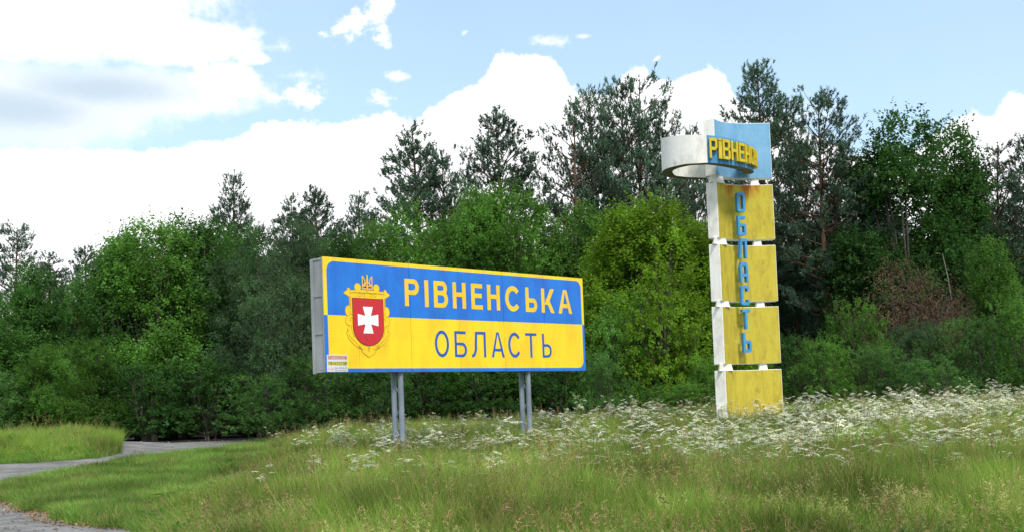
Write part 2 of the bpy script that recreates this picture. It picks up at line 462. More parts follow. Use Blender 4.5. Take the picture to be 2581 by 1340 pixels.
xs = np.array([-600, -300, -150, -90] + seg_grid(-60, 60, 241) + [90, 150, 300, 600])
ys = np.array([-200, -60, -10] + seg_grid(0, 110, 221) + [150, 250, 500, 1000])
XX, YY = np.meshgrid(xs, ys); ZZ = G(XX, YY)
nx, ny = len(xs), len(ys)
V = np.stack([XX.ravel(), YY.ravel(), ZZ.ravel()], 1)
ii = (np.arange(ny - 1)[:, None] * nx + np.arange(nx - 1)[None, :]).ravel()
Q = np.stack([ii, ii + 1, ii + nx + 1, ii + nx], 1)
m, gg, bs = new_mat('soil')
pos = gg.node('ShaderNodeNewGeometry').outputs['Position']
c = gg.mix(gg.ss(gg.noise(pos, .7, 6), .35, .65), (0.055, 0.070, 0.022), (0.085, 0.085, 0.040))
c = gg.mix(gg.ss(gg.noise(pos, 9, 6, .7), .45, .75), c, (0.13, 0.105, 0.06))
gg.l.new(c, bs.inputs['Base Color']); bs.inputs['Roughness'].default_value = 1.0; bs.inputs['Specular IOR Level'].default_value = 0.1
tag(link('ground', from_arrays('ground', V, [4] * len(Q), Q, True), 'soil'), kind='structure')

# gravel track on the left and the edge of the road in the lower left corner
trk_px = [(-90, 1176), (0, 1171), (70, 1169), (140, 1165.5), (245, 1157), (292, 1146), (302, 1134), (290, 1118), (268, 1100), (330, 1097),
          (480, 1096), (600, 1097), (790, 1095), (830, 1104), (629, 1127), (520, 1137), (425, 1149), (384, 1158), (325, 1163), (297, 1167),
          (175, 1189), (70, 1213), (0, 1232), (-90, 1258)]
TRACK = [tuple(ground_at(*p)[:2]) for p in trk_px]
rd_px = [(-200, 1258), (-60, 1262), (0, 1264), (52, 1275), (70, 1290), (150, 1295), (138, 1312), (210, 1329), (350, 1341), (430, 1390), (520, 1500), (-200, 1500)]
ROAD = [tuple(ground_at(*p)[:2]) for p in rd_px]


def sheet(name, poly, mat, lift, step=0.35):
    """a thin sheet following the ground inside an outline"""
    bm = bmesh.new()
    vs = [bm.verts.new((x, y, 0)) for x, y in poly]; bm.faces.new(vs)
    bmesh.ops.triangulate(bm, faces=bm.faces[:])
    px_ = [p[0] for p in poly]; py_ = [p[1] for p in poly]
    for ax, (a, b) in enumerate(((min(px_), max(px_)), (min(py_), max(py_)))):
        k = a + step
        while k < b:
            co = (k, 0, 0) if ax == 0 else (0, k, 0); no = (1, 0, 0) if ax == 0 else (0, 1, 0)
            bmesh.ops.bisect_plane(bm, geom=bm.verts[:] + bm.edges[:] + bm.faces[:], plane_co=co, plane_no=no)
            k += step
    for v in bm.verts: v.co.z = float(G(v.co.x, v.co.y)) + lift
    me = bm_mesh(bm, name)
    o = link(name, me, mat); return tag(o, kind='structure')


sheet('gravel_track', TRACK, 'asphalt_dust', 0.030, 0.5)
sheet('road', ROAD, 'asphalt_dust', 0.030, 0.35)

# ---------------------------------------------------------------- billboard
O_ = Vector((-3.867, 26.254, 2.433)); ANG = 0.8579
gz0 = float(G(O_.x, O_.y))
bb = empty('billboard', (O_.x, O_.y, gz0), ANG, 'wide blue and yellow roadside board with a coat of arms on grey steel posts', 'billboard')
LZ = O_.z - gz0


def zoff(me): me.transform(Matrix.Translation((0, 0, 0))); return me


frame_root = bb


def bpart(name, bm_or_me, mat, parent=None, smooth=False, label=None):
    me = bm_mesh(bm_or_me, name, smooth) if isinstance(bm_or_me, bmesh.types.BMesh) else bm_or_me
    o = link(name, me, mat, parent or bb)
    if parent is None: o.location = (0, 0, LZ)
    if label: o['label'] = label
    return o


seams = [0, .95, 2.50, 4.08, 5.64, 7.19, SW]
for i in range(len(seams) - 1):
    bm = bmesh.new(); add_box(bm, seams[i] + (.006 if i else 0), seams[i + 1] - (.006 if i < len(seams) - 2 else 0), 0, .02, 0, SH, bevel=.003)
    for v_ in bm.verts: v_.co.y += .0012 * math.sin(i * 2.3) - .0012
    bpart('face_panel', bm, 'sign_print')
for v in (0.0, .79, 1.58, 2.34):
    bm = bmesh.new(); add_box(bm, .035, SW - .035, .021, .40, v + .004, v + .05); bpart('shelf_rib', bm, 'galvanized')
for u in (.004, 2.9, 5.8, SW - .064):
    bm = bmesh.new(); add_box(bm, u, u + .06, .36, .42, -.02, SH - .02); add_box(bm, u, u + .06, .0215, .06, .005, SH - .005)
    bpart('upright', bm, 'galvanized')
for u in (.05, SW - .07):
    for v0, v1 in ((.055, .787), (.842, 1.577), (1.632, 2.338)):
        bm = bmesh.new(); add_box(bm, u, u + .01, .064, .356, v0, v1); bpart('side_panel', bm, 'galvanized')

# posts, in pairs, with zigzag braces
for u in (2.24, 6.60):
    w = Matrix.Rotation(ANG, 3, 'Z') @ Vector((u, .2, 0)); gz = float(G(O_.x + w.x, O_.y + w.y)) - gz0 - .3
    for n_ in (.115, .335):
        t = [(u, n_, gz), (u, n_, LZ + (2.3 if n_ > .2 else 2.3))]
        bm = bmesh.new()
        me = tubes_mesh('post', [(t, [.062, .062], 16)]); bm.free()
        link('post', me, 'grey_paint', bb)
    zz = np.linspace(gz + .55, LZ - .05, 5)
    for k in range(4):
        a, b = ((.12, .33) if k % 2 else (.33, .12))
        me = tubes_mesh('brace', [([(u + .002, a, zz[k]), (u + .002, b, zz[k] + .30)], [.022, .022], 8)])
        link('brace', me, 'grey_paint', bb)


def text_outline_mesh(ch, embolden=0.0, extrude=0.0):
    cu = bpy.data.curves.new('glyph', 'FONT'); cu.body = ch; cu.offset = embolden; cu.extrude = extrude; cu.resolution_u = 4
    ob = bpy.data.objects.new('glyph', cu); COL.objects.link(ob)
    bpy.context.view_layer.update()
    dg = bpy.context.evaluated_depsgraph_get()
    me = bpy.data.meshes.new_from_object(ob.evaluated_get(dg))
    bpy.data.objects.remove(ob)
    return me


def glyph(ch, x0, x1, z0, z1, embolden, y0, y1):
    """a letter fitted to a rectangle of the (x,z) plane, between depths y0 (front) and y1"""
    me = text_outline_mesh(ch, embolden, 0.05)
    co = np.array([v.co[:] for v in me.vertices])
    mn, mxv = co.min(0), co.max(0)
    o = np.empty_like(co)
    o[:, 0] = x0 + (co[:, 0] - mn[0]) / (mxv[0] - mn[0]) * (x1 - x0)
    o[:, 2] = z0 + (co[:, 1] - mn[1]) / (mxv[1] - mn[1]) * (z1 - z0)
    o[:, 1] = y1 + (co[:, 2] - mn[2]) / (mxv[2] - mn[2]) * (y0 - y1)
    me.vertices.foreach_set('co', o.astype(np.float32).ravel()); me.update()
    me.materials.clear()
    return me




def arc_pts(cx, cz, rx, rz, a0, a1, n=18): return [(cx + rx * math.cos(a0 + (a1 - a0) * k / n), cz + rz * math.sin(a0 + (a1 - a0) * k / n)) for k in range(n + 1)]


def ribbon(bm, pts, w, y0, y1):
    n = len(pts); L = []; Rr = []
    for i in range(n):
        a = Vector(pts[max(0, i - 1)]); b = Vector(pts[min(n - 1, i + 1)]); d = (b - a).normalized(); nn = Vector((-d.y, d.x)) * w / 2
        p = Vector(pts[i]); L.append((p + nn)[:]); Rr.append((p - nn)[:])
    for i in range(n - 1):
        prism(bm, [L[i], L[i + 1], Rr[i + 1], Rr[i]], y0, y1)


def grotesque(ch, w, h, t):
    """strokes of a plain sans-serif capital: ('p', outline) or ('r', centre line, width)"""
    u = t * .86; S = []
    def rc(x0, z0, x1, z1): S.append(('p', [(x0, z0), (x1, z0), (x1, z1), (x0, z1)]))
    def bowl(x1, z0, z1):
        r_ = (z1 - z0 - u) / 2; cx = x1 - t / 2 - r_ * .95; cz = (z0 + z1) / 2
        rc(t, z1 - u, cx, z1); rc(t, z0, cx, z0 + u)
        S.append(('r', arc_pts(cx, cz, r_ * .95, r_, math.pi / 2, -math.pi / 2), (t + u) / 2))
    def para(xa, za, xb, zb, k=1.0): S.append(('p', [(xa, za), (xa + t * k, za), (xb + t * k, zb), (xb, zb)]))
    if ch == 'І': rc(0, 0, w, h)
    if ch in 'РВНЕЬКБ': rc(0, 0, t, h)
    if ch == 'Р': bowl(w, h * .42, h)
    if ch == 'В': bowl(w * .95, h * .47, h); bowl(w, 0, h * .47 + u)
    if ch == 'Ь': bowl(w, 0, h * .56)
    if ch == 'Б': bowl(w, 0, h * .56); rc(t, h - u, w * .93, h)
    if ch == 'Н': rc(w - t, 0, w, h); rc(t, h * .45, w - t, h * .45 + u)
    if ch == 'Е': rc(t, h - u, w, h); rc(t, h * .45, w * .93, h * .45 + u); rc(t, 0, w, u)
    if ch == 'К': para(t, h * .34, w - t * 1.25, h, 1.2); para(w - t * 1.2, 0, t * 1.35, h * .58, 1.15)
    if ch == 'А':
        S.append(('p', [(0, 0), (t * 1.05, 0), (w / 2 + t * .12, h), (w / 2 - t * .55, h)])); S.append(('p', [(w, 0), (w - t * 1.05, 0), (w / 2 - t * .12, h), (w / 2 + t * .55, h)]))
        rc(w * .24, h * .24, w * .76, h * .24 + u)
    if ch == 'Т': rc(0, h - u, w, h); rc(w / 2 - t / 2, 0, w / 2 + t / 2, h - u)
    if ch == 'Л':
        rc(w - t, 0, w, h); rc(w * .26, h - u, w - t, h); S.append(('p', [(w * .20, h * .30), (w * .20 + t, h * .26), (w * .26 + t, h), (w * .26, h)]))
        S.append(('r', [(0, u * .5), (w * .10, u * .6), (w * .20, h * .14), (w * .20 + t * .5, h * .29)], t))
    if ch == 'С': S.append(('r', arc_pts(w / 2, h / 2, w / 2 - t / 2, h / 2 - u / 2, math.radians(38), math.radians(322), 30), t))
    if ch == 'О': S.append(('r', arc_pts(w / 2, h / 2, w / 2 - t / 2, h / 2 - u / 2, 0, 2 * math.pi, 36), t))
    return S


def sign_letter(ch, x0, x1, z0, z1, t, mat):
    bm = bmesh.new(); k = 0
    for s_ in grotesque(ch, x1 - x0, z1 - z0, t):
        k += 1; y0 = -.0055 - .0002 * k
        if s_[0] == 'p': prism(bm, [(x0 + x, z0 + z) for x, z in s_[1]], y0, -.001)
        else: ribbon(bm, [(x0 + x, z0 + z) for x, z in s_[1]], s_[2], y0, -.001)
    bpart('letter', bm, mat)


for ch, a, b_x in (('Р', 2.34, 2.79), ('І', 2.965, 3.085), ('В', 3.26, 3.72), ('Н', 3.88, 4.32), ('Е', 4.51, 4.90), ('Н', 5.07, 5.52), ('С', 5.72, 6.28),
                   ('Ь', 6.48, 6.92), ('К', 7.09, 7.60), ('А', 7.76, 8.31)):
    sign_letter(ch, a, b_x, 1.46, 2.065, .118, 'sign_yellow')
for ch, a, b_x in (('О', 3.24, 3.70), ('Б', 3.89, 4.30), ('Л', 4.47, 4.96), ('А', 5.16, 5.62), ('С', 5.77, 6.24), ('Т', 6.41, 6.84), ('Ь', 7.06, 7.42)):
    sign_letter(ch, a, b_x, .335, .935, .072, 'sign_blue')

# coat of arms, printed in layers
coa = bpart('coat_of_arms', (lambda me: me)(bpy.data.meshes.new('coat_of_arms')), 'gold')
CXA = 1.215


def ell(cx, cz, rx, rz, n=24, a0=0, a1=2 * math.pi): return [(cx + rx * math.cos(a0 + (a1 - a0) * k / n), cz + rz * math.sin(a0 + (a1 - a0) * k / n)) for k in range(n)]


def grow(pts, d):
    n = len(pts); cx = sum(p[0] for p in pts) / n; cz = sum(p[1] for p in pts) / n
    out_ = []
    area = sum(pts[i][0] * pts[(i + 1) % n][1] - pts[(i + 1) % n][0] * pts[i][1] for i in range(n))
    s = 1 if area > 0 else -1
    for i in range(n):
        p0 = Vector(pts[i - 1]); p1 = Vector(pts[i]); p2 = Vector(pts[(i + 1) % n])
        a = (p1 - p0).normalized(); b = (p2 - p1).normalized()
        na = Vector((a.y, -a.x)) * s; nb_ = Vector((b.y, -b.x)) * s
        nn = (na + nb_); nn = nn.normalized() if nn.length > 1e-5 else na
        k = d / max(.45, nn.dot(na))
        out_.append((p1.x + nn.x * k, p1.y + nn.y * k))
    return out_


def sym(pts): return [(2 * CXA - x, z) for x, z in pts][::-1]


shapes = []
body = [(.70, 1.70), (.70, .93), (.74, .78), (.86, .62), (.97, .52), (1.06, .40), (CXA, .315)]
shapes.append(body + [(2 * CXA - x, z) for x, z in body[:-1]][::-1])
half = [ell(.945, 1.805, .085, .085), ell(.665, 1.30, .085, .105), ell(.665, 1.09, .085, .10), ell(.965, .575, .075, .062),
        [(.58, 1.70), (.555, 1.665), (.62, 1.64), (.68, 1.60), (.72, 1.60), (.74, 1.72), (.66, 1.73)], ell(.685, 1.745, .035, .035, 12),
        [(.62, .86), (.60, .83), (.66, .70), (.78, .60), (.92, .52), (.93, .60), (.80, .72), (.74, .86)],
        [(.74, 1.45), (.64, 1.36), (.62, 1.27), (.74, 1.2)], [(.74, 1.0), (.62, .90), (.70, .84), (.78, .9)]]
for h in half: shapes += [h, sym(h)]
shapes.append([(.74, 1.70), (1.69, 1.70), (1.69, 1.735), (1.42, 1.74), (1.36, 1.76), (1.07, 1.76), (1.01, 1.74), (.74, 1.735)])
bm = bmesh.new(); bm2 = bmesh.new()
for k, s_ in enumerate(shapes):
    prism(bm, grow(s_, .012), -.0035 - .00002 * k, -.001); prism(bm2, s_, -.0075 - .00004 * k, -.005)
bpart('outline', bm, 'gold_line', coa); bpart('ornament', bm2, 'gold', coa)


bm = bmesh.new()
curls = [[(.80, 1.24), (.74, 1.22), (.70, 1.25), (.715, 1.30)], [(.80, 1.14), (.74, 1.16), (.70, 1.13), (.715, 1.08)],
         [(.95, 1.66), (.98, 1.69), (1.03, 1.68), (1.03, 1.63), (.99, 1.615), (.96, 1.64)], [(1.06, 1.64), (1.08, 1.685), (1.14, 1.68), (1.14, 1.63), (1.09, 1.62)],
         [(1.02, .57), (.97, .53), (.93, .56), (.96, .60)], [(.66, .80), (.72, .72), (.86, .62), (.92, .55)], [(1.08, .50), (1.0, .49), (.93, .54)],
         [(.72, 1.62), (.72, 1.35)], [(.73, 1.0), (.74, .86), (.80, .74)], [(.70, 1.685), (.95, 1.70), (CXA, 1.70)]]
for c_ in curls:
    for q in (c_, sym(c_)): ribbon(bm, q, .010, -.0125 - .0001 * curls.index(c_), -.0115)
ribbon(bm, [(1.215, .54), (1.245, .49), (1.215, .44), (1.185, .49), (1.215, .54)], .009, -.0145, -.0115)
bpart('scrollwork', bm, 'gold_line', coa)['kind'] = 'stuff'
sh = [(.785, 1.565), (.785, .96)] + [(1.22 + .435 * math.cos(a), .96 + .385 * math.sin(a)) for a in np.linspace(math.pi, 2 * math.pi, 24)][1:] + [(1.655, 1.565)]
bm = bmesh.new(); prism(bm, grow(sh, .016), -.0155, -.015); bpart('shield_border', bm, 'shield_edge', coa)
bm = bmesh.new(); prism(bm, sh, -.0175, -.016); bpart('shield', bm, 'shield_red', coa)
a_, b_, c2_ = .145, .07, .285
cx0, cz0 = 1.208, 1.115
cr = [(-a_, c2_), (a_, c2_), (b_ + .01, .09), (.09, b_ + .02), (.295, .125), (.295, -.125), (.09, -b_ - .02), (b_ + .01, -.09), (a_, -c2_), (-a_, -c2_), (-b_ - .01, -.09),
      (-.09, -b_ - .02), (-.295, -.125), (-.295, .125), (-.09, b_ + .02), (-b_ - .01, .09)]
bm = bmesh.new(); prism(bm, [(cx0 + x, cz0 + z) for x, z in cr], -.0195, -.018); bpart('cross', bm, 'cross_white', coa)
bm = bmesh.new(); w = .024
for k, q in enumerate(([(1.075, 2.06), (1.075, 1.775)], [(1.355, 2.06), (1.355, 1.775)], [(1.065, 1.785), (1.365, 1.785)], [(1.215, 2.085), (1.215, 1.80)],
          [(1.085, 2.05), (1.13, 1.99), (1.15, 1.92), (1.13, 1.88), (1.10, 1.86)], [(1.345, 2.05), (1.30, 1.99), (1.28, 1.92), (1.30, 1.88), (1.33, 1.86)],
          [(1.205, 2.02), (1.195, 1.93), (1.14, 1.87), (1.09, 1.86)], [(1.225, 2.02), (1.235, 1.93), (1.29, 1.87), (1.34, 1.86)],
          [(1.10, 1.83), (1.15, 1.86), (1.215, 1.82), (1.28, 1.86), (1.33, 1.83)], [(1.19, 1.77), (1.215, 1.74), (1.24, 1.77)])):
    ribbon(bm, q, w * (1.5 if k == 3 else 1), -.0165 - .0001 * k, -.0125)
bpart('trident', bm, 'trident_gold', coa)

# pasted notice in the lower left corner of the board: it is glued to the board
st = bpart('notice_sheet', (lambda: (lambda bm: (add_box(bm, .03, .60, -.004, -.001, .012, .365), bm)[1])(bmesh.new()))(), 'print_white', label='small pasted paper notice in the lower left corner of the board')
bm = bmesh.new(); add_box(bm, .05, .585, -.0052, -.0042, .265, .352); link('pink_band', bm_mesh(bm, 'pink_band'), 'print_pink', st)
bm = bmesh.new(); add_box(bm, .05, .585, -.0052, -.0042, .145, .225); link('lime_band', bm_mesh(bm, 'lime_band'), 'print_lime', st)


def word(txt, x0, x1, z0, z1, mat, emb, y, parent, gap=.15, gauge=None):
    n = len(txt); w_ = (x1 - x0) / n
    bmx = bmesh.new()
    for k, ch in enumerate(txt):
        if ch == ' ': continue
        a = x0 + k * w_; zz0, zz1 = (z0, z1)
        if ch == '-': zz0, zz1 = z0 + (z1 - z0) * .42, z0 + (z1 - z0) * .58
        me_ = glyph(ch, a + w_ * gap / 2, a + w_ * (1 - gap / 2), zz0, zz1, emb, y, y + .0008)
        bmx.from_mesh(me_); bpy.data.meshes.remove(me_)
    link('printed_line', bm_mesh(bmx, 'printed_line'), mat, parent)


word('АВТОПОМОЩЬ', .06, .58, .277, .342, 'print_red', .01, -.0062, st)
word('ЭВАКУАТОР', .06, .58, .153, .219, 'print_ink', .02, -.0062, st)
word('0-24', .06, .20, .035, .105, 'print_red', .0, -.0052, st)
word('066-530-0-03', .23, .585, .062, .108, 'print_grey', .01, -.0052, st)
box_obj('printed_line', (.23, .585, -.0052, -.0044, .030, .042), 'print_grey', st)

# ---------------------------------------------------------------- concrete monument
MD = 34.0
C0 = at(1803.0, 390, MD); MX = float(C0[0])
mon = empty('concrete_monument', (MX, MD, float(G(MX + .7, MD + .5))), 0,
            'tall pylon of curved concrete slabs, pale blue on top, ochre below, with a ring', 'monument')
MZ = mon.location.z
arc = np.array([(0, 0), (.13, .235), (.25, .40), (.40, .535), (.55, .63), (.70, .70), (.85, .75), (1.02, .79), (1.20, .82), (1.42, .845), (1.69, .86)])
TH = np.array([-.26, .21])


def slab(name, z0, z1, front_mat, inset=0.0, taper=0.0):
    """curved slab: front follows the arc, back is the same arc set back; front face one paint, the rest another"""
    bm = bmesh.new()
    f = arc.copy()
    T = np.gradient(arc, axis=0); T /= np.linalg.norm(T, axis=1)[:, None]
    Nn = np.stack([-T[:, 1], T[:, 0]], 1); thick = np.linspace(.335, .30, len(arc))[:, None]
    bk = arc + Nn * thick
    bk[0] = arc[0] + TH
    fr0 = [bm.verts.new((x, y, z0)) for x, y in f]; fr1 = [bm.verts.new((x, y, z1)) for x, y in f]
    b0 = [bm.verts.new((x, y, z0)) for x, y in bk]; b1_ = [bm.verts.new((x, y, z1)) for x, y in bk]
    n = len(f); ff = []
    for i in range(n - 1):
        ff.append(bm.faces.new((fr0[i], fr0[i + 1], fr1[i + 1], fr1[i])))
        bm.faces.new((b0[i + 1], b0[i], b1_[i], b1_[i + 1]))
        bm.faces.new((fr1[i], fr1[i + 1], b1_[i + 1], b1_[i])); bm.faces.new((fr0[i + 1], fr0[i], b0[i], b0[i + 1]))
    bm.faces.new((fr0[0], fr1[0], b1_[0], b0[0])); bm.faces.new((fr1[-1], fr0[-1], b0[-1], b1_[-1]))
    for fce in ff: fce.material_index = 1
    bmesh.ops.recalc_face_normals(bm, faces=bm.faces)
    me = bpy.data.meshes.new(name)
    sharp = [e for e in bm.edges if e.calc_face_angle(0) > .6]
    bmesh.ops.bevel(bm, geom=sharp, offset=.012, segments=1, affect='EDGES', material=0)
    for fce in bm.faces: fce.smooth = False
    bm.to_mesh(me); bm.free()
    me.materials.append(MATS['white_plaster']); me.materials.append(MATS[front_mat])
    o = link(name, me, None, mon); return o


def zpx(py, px=1812.0): return float(at(px, py, MD)[2]) - MZ


levels = [(298, 441, 'sky_blue_paint', 1800), (457, 599, 'ochre_rust', 1811), (613, 757, 'ochre_paint', 1817), (770, 917, 'ochre_paint', 1824), (932, 1150, 'ochre_paint', 1830)]
streaky('ochre_rust', (0.54, 0.445, 0.050), (0.35, 0.27, 0.040), (0.62, 0.53, 0.100),
        rust=[(.42, .20, zpx(448), .60), (1.0, .34, zpx(448), .62), (1.22, .14, zpx(448), .5)])
zr = []
for i, (t_, b_, m_, px_) in enumerate(levels):
    z1 = zpx(t_, px_); z0 = zpx(b_, px_)
    if i == 4: z0 = -.4
    zr.append((z0, z1))
    slab('slab', z0, z1, m_)
for i in range(4):
    zt, zb = zr[i][0], zr[i + 1][1]
    for cx_, cy_, wx, wy, mt in ((.05, .24, .22, .10, 'white_plaster'), (1.20, .97, .105, .10, 'white_plaster')):
        bm = bmesh.new()
        pts_b = []
        for z, k in ((zb - .01, 1.12), (zt + .01, .9)):
            pts_b.append([bm.verts.new((cx_ + sx * wx * k * (1 if cx_ > .5 else .9), cy_ + sy * wy * k + (sx * wx * .9 if cx_ < .5 else 0), z)) for sx, sy in ((-1, -1), (1, -1), (1, 1), (-1, 1))])
        for k in range(4): bm.faces.new((pts_b[0][k], pts_b[0][(k + 1) % 4], pts_b[1][(k + 1) % 4], pts_b[1][k]))
        bm.faces.new(pts_b[0][::-1]); bm.faces.new(pts_b[1])
        link('spacer', bm_mesh(bm, 'spacer'), mt, mon)

# ring round the top slab
RC = (-.165, .40); RO, RI = 1.235, .95
a_right, a_white, a_end = 0.27, -math.pi / 2 - .15, -math.pi * 1.5 - .10
rz0 = zpx(411, 1760); rz1 = rz0 + .735
rz0 = float(at(1760, 411, MD + RC[1] - RO)[2]) - MZ; rz1 = float(at(1765, 342, MD + RC[1] - RO)[2]) - MZ

# the band dips towards its right end and is deepest on the left
RA = [-4.95, -4.3, -3.7, -math.pi, -2.21, -1.70, -1.41, -.96, -.2, .3]
RT = [377, 376, 366, 350, 340.5, 341.5, 345, 356, 376, 384]
RB = [452, 451, 446, 432, 414, 411, 414, 421, 434, 440]


def ring_z(a, top=True):
    py = float(np.interp(a, RA, RT if top else RB)); d = MD + RC[1] + RO * math.sin(a)
    px = 1803.0 + (RC[0] + RO * math.cos(a)) * FPX / d - 0
    return float(at(px, py, d)[2]) - MZ


def ring_part(name, a0, a1, mats, n=28):
    bm = bmesh.new(); rows = []
    for k in range(n + 1):
        a = a0 + (a1 - a0) * k / n; c_, s_ = math.cos(a), math.sin(a)
        rows.append([bm.verts.new((RC[0] + r_ * c_, RC[1] + r_ * s_, z)) for r_, z in ((RO, ring_z(a, False)), (RO, ring_z(a)), (RI, ring_z(a)), (RI, ring_z(a, False)))])
    for k in range(n):
        for j in range(4):
            f = bm.faces.new((rows[k][j], rows[k + 1][j], rows[k + 1][(j + 1) % 4], rows[k][(j + 1) % 4]))
            f.material_index = (0, 1, 2, 3)[j]; f.smooth = j in (0, 2)
    bm.faces.new(rows[0][::-1]).material_index = 3; bm.faces.new(rows[-1]).material_index = 3
    bmesh.ops.recalc_face_normals(bm, faces=bm.faces)
    sharp = [e for e in bm.edges if len(e.link_faces) == 2 and e.calc_face_angle(0) > .7]
    for e in sharp: e.smooth = False
    me = bpy.data.meshes.new(name); bm.to_mesh(me); bm.free()
    for x in mats: me.materials.append(MATS[x])
    return me


ring = link('ring', ring_part('ring', a_white, a_end, ['white_plaster', 'white_plaster', 'white_plaster', 'raw_concrete']), None, mon)
ring['label'] = 'white rear and left stretch of the ring'
ring2 = link('ring', ring_part('ring', a_right - .02, a_white, ['mid_blue_paint', 'raw_concrete', 'mid_blue_paint', 'raw_concrete'], 20), None, mon)
ring2['label'] = 'blue front stretch of the ring carrying yellow letters'

# blocky raised letters, drawn as strokes in a unit cell (0..1 wide, 0..1 high)
sw = .24


def bar(x0, z0, x1, z1): return [(x0, z0), (x1, z0), (x1, z1), (x0, z1)]


def bl(ch, s=.26, v=.15):
    """strokes of a narrow block letter: s = stroke width, v = stroke height (cell fractions)"""
    c = .55 * v
    if ch == 'Р': return [bar(0, 0, s, 1), bar(s, 1 - v, .82, 1), bar(s, .40, .82, .40 + v), [(1 - s, .46), (1, .52), (1, .93), (.82, 1), (1 - s, 1 - v * .3)]]
    if ch == 'І': return [bar(.0, 0, 1, .86), bar(0, .90, 1, 1)]
    if ch == 'В': return [bar(0, 0, s, 1), bar(s, 1 - v, .8, 1), bar(s, .44, .8, .44 + v), bar(s, 0, .8, v), [(1 - s, .52), (1, .60), (1, .92), (.8, 1), (1 - s, 1 - v)], [(1 - s, v), (.8, 0), (1, .08), (1, .44), (1 - s, .52)]]
    if ch == 'Н': return [bar(0, 0, s, 1), bar(1 - s, 0, 1, 1), bar(s, .43, 1 - s, .43 + v)]
    if ch == 'Е': return [bar(0, 0, s, 1), bar(s, 1 - v, 1, 1), bar(s, .43, .85, .43 + v), bar(s, 0, 1, v)]
    if ch == 'С': return [[(0, .08), (s, .02), (s, .98), (0, .92)], [(s * .5, 1 - v * .5), (s, 1 - v), (1, 1 - v), (1, .93), (.85, 1), (.15, 1), (0, .92)], [(0, .08), (.15, 0), (.85, 0), (1, .07), (1, v), (s, v)], bar(1 - s, .70, 1, 1 - v), bar(1 - s, v, 1, .28)]
    if ch == 'О': return [[(0, .08), (s, .02), (s, .98), (0, .92)], [(1 - s, .02), (1, .08), (1, .92), (1 - s, .98)], [(.15, 1), (0, .92), (s, 1 - v), (1 - s, 1 - v), (1, .92), (.85, 1)], [(0, .08), (.15, 0), (.85, 0), (1, .08), (1 - s, v), (s, v)]]
    if ch == 'Ь': return [bar(0, 0, s, 1), bar(s, .46, .82, .46 + v), bar(s, 0, .82, v), [(1 - s, v * .5), (.82, 0), (1, .07), (1, .54), (.82, .46 + v), (1 - s, .46 + v * .5)]]
    if ch == 'К': return [bar(0, 0, s, 1), bar(s, .43, .55, .43 + v), [(.45, .50), (.62, .43), (1, 1), (1 - s, 1)], [(.45, .53), (1 - s, 0), (1, 0), (.64, .60)]]
    if ch == 'А': return [[(0, 0), (s, 0), (s, .86), (0, .80)], [(1 - s, 0), (1, 0), (1, .80), (1 - s, .86)], [(0, .78), (s, .80), (1 - s, .80), (1, .78), (.85, 1), (.15, 1)], bar(s, .28, 1 - s, .28 + v)]
    if ch == 'Б': return [bar(0, 0, s, 1), bar(s, 1 - v, .92, 1), bar(s, .46, .82, .46 + v), bar(s, 0, .82, v), [(1 - s, v * .5), (.82, 0), (1, .07), (1, .54), (.82, .46 + v), (1 - s, .46 + v * .5)]]
    if ch == 'Л': return [[(0, 0), (s, 0), (.42, .86), (.20, .92)], bar(1 - s, 0, 1, .86), [(.16, .84), (1, .84), (1, .95), (.9, 1), (.25, 1)]]
    if ch == 'Т': return [bar(.5 - s / 2, 0, .5 + s / 2, 1 - v), bar(0, 1 - v, 1, 1)]


def letter_mesh(ch, w, h, d, place):
    bm = bmesh.new(); k = 0
    for pl in bl(ch):
        k += 1
        p2 = [(x * w, z * h) for x, z in pl]
        prism(bm, p2, -d - .0015 * k, 0.0015 * k)
    bmesh.ops.recalc_face_normals(bm, faces=bm.faces)
    for v in bm.verts: v.co = Vector(place(v.co.x, v.co.y, v.co.z))
    return bm_mesh(bm, 'letter')


def on_ring(a0, zb):
    def f(x, y, z):
        a = a0 + x / (RO + .03); r_ = RO - y + .01
        zl_, zh_ = ring_z(a, False), ring_z(a)
        return (RC[0] + r_ * math.cos(a), RC[1] + r_ * math.sin(a), zl_ + .11 + z * (zh_ - zl_ - .19))
    return f


ang = -math.pi / 2 - .10
adv = {'І': .095}
tot = math.pi / 2 + .05
for ch in 'РІВНЕНСЬКА':
    w = .232 if ch != 'І' else .10
    link('letter', letter_mesh(ch, w * .84, 1.0, .10, on_ring(ang, rz0 + .14)), 'yellow_letter_paint', mon)
    ang += (w + .012) / (RO + .03) * .93
# column of letters down the front
zl = [485, 544, 601, 660, 718, 778, 837]
for ch, py in zip('ОБЛАСТЬ', zl):
    k = zl.index(py)
    z_top = float(at(1868 + k * 3, py, MD + .30)[2]) - MZ; h = .535
    p0 = np.array([.54, .375]); d_ = np.array([.93, .36]); d_ /= np.linalg.norm(d_); nn = np.array([-d_[1], d_[0]])

    def place(x, y, z, p0=p0, d_=d_, nn=nn, zb=z_top - h):
        q = p0 + d_ * x + nn * y; return (q[0], q[1], zb + z)
    lo = link('letter', letter_mesh(ch, .245, h, .11, place), 'letter_blue_paint', mon)
    for zz in (.2, .8):   # two pins carry each letter off the slab
        bm = bmesh.new(); q = p0 + d_ * .07; add_box(bm, q[0] - .01, q[0] + .01, q[1], q[1] + .30, z_top - h + h * zz - .01, z_top - h + h * zz + .01)
        link('pin', bm_mesh(bm, 'pin'), 'raw_concrete', mon)


# ---------------------------------------------------------------- vegetation meshes
def unit(v): return v / (np.linalg.norm(v, axis=-1, keepdims=True) + 1e-9)


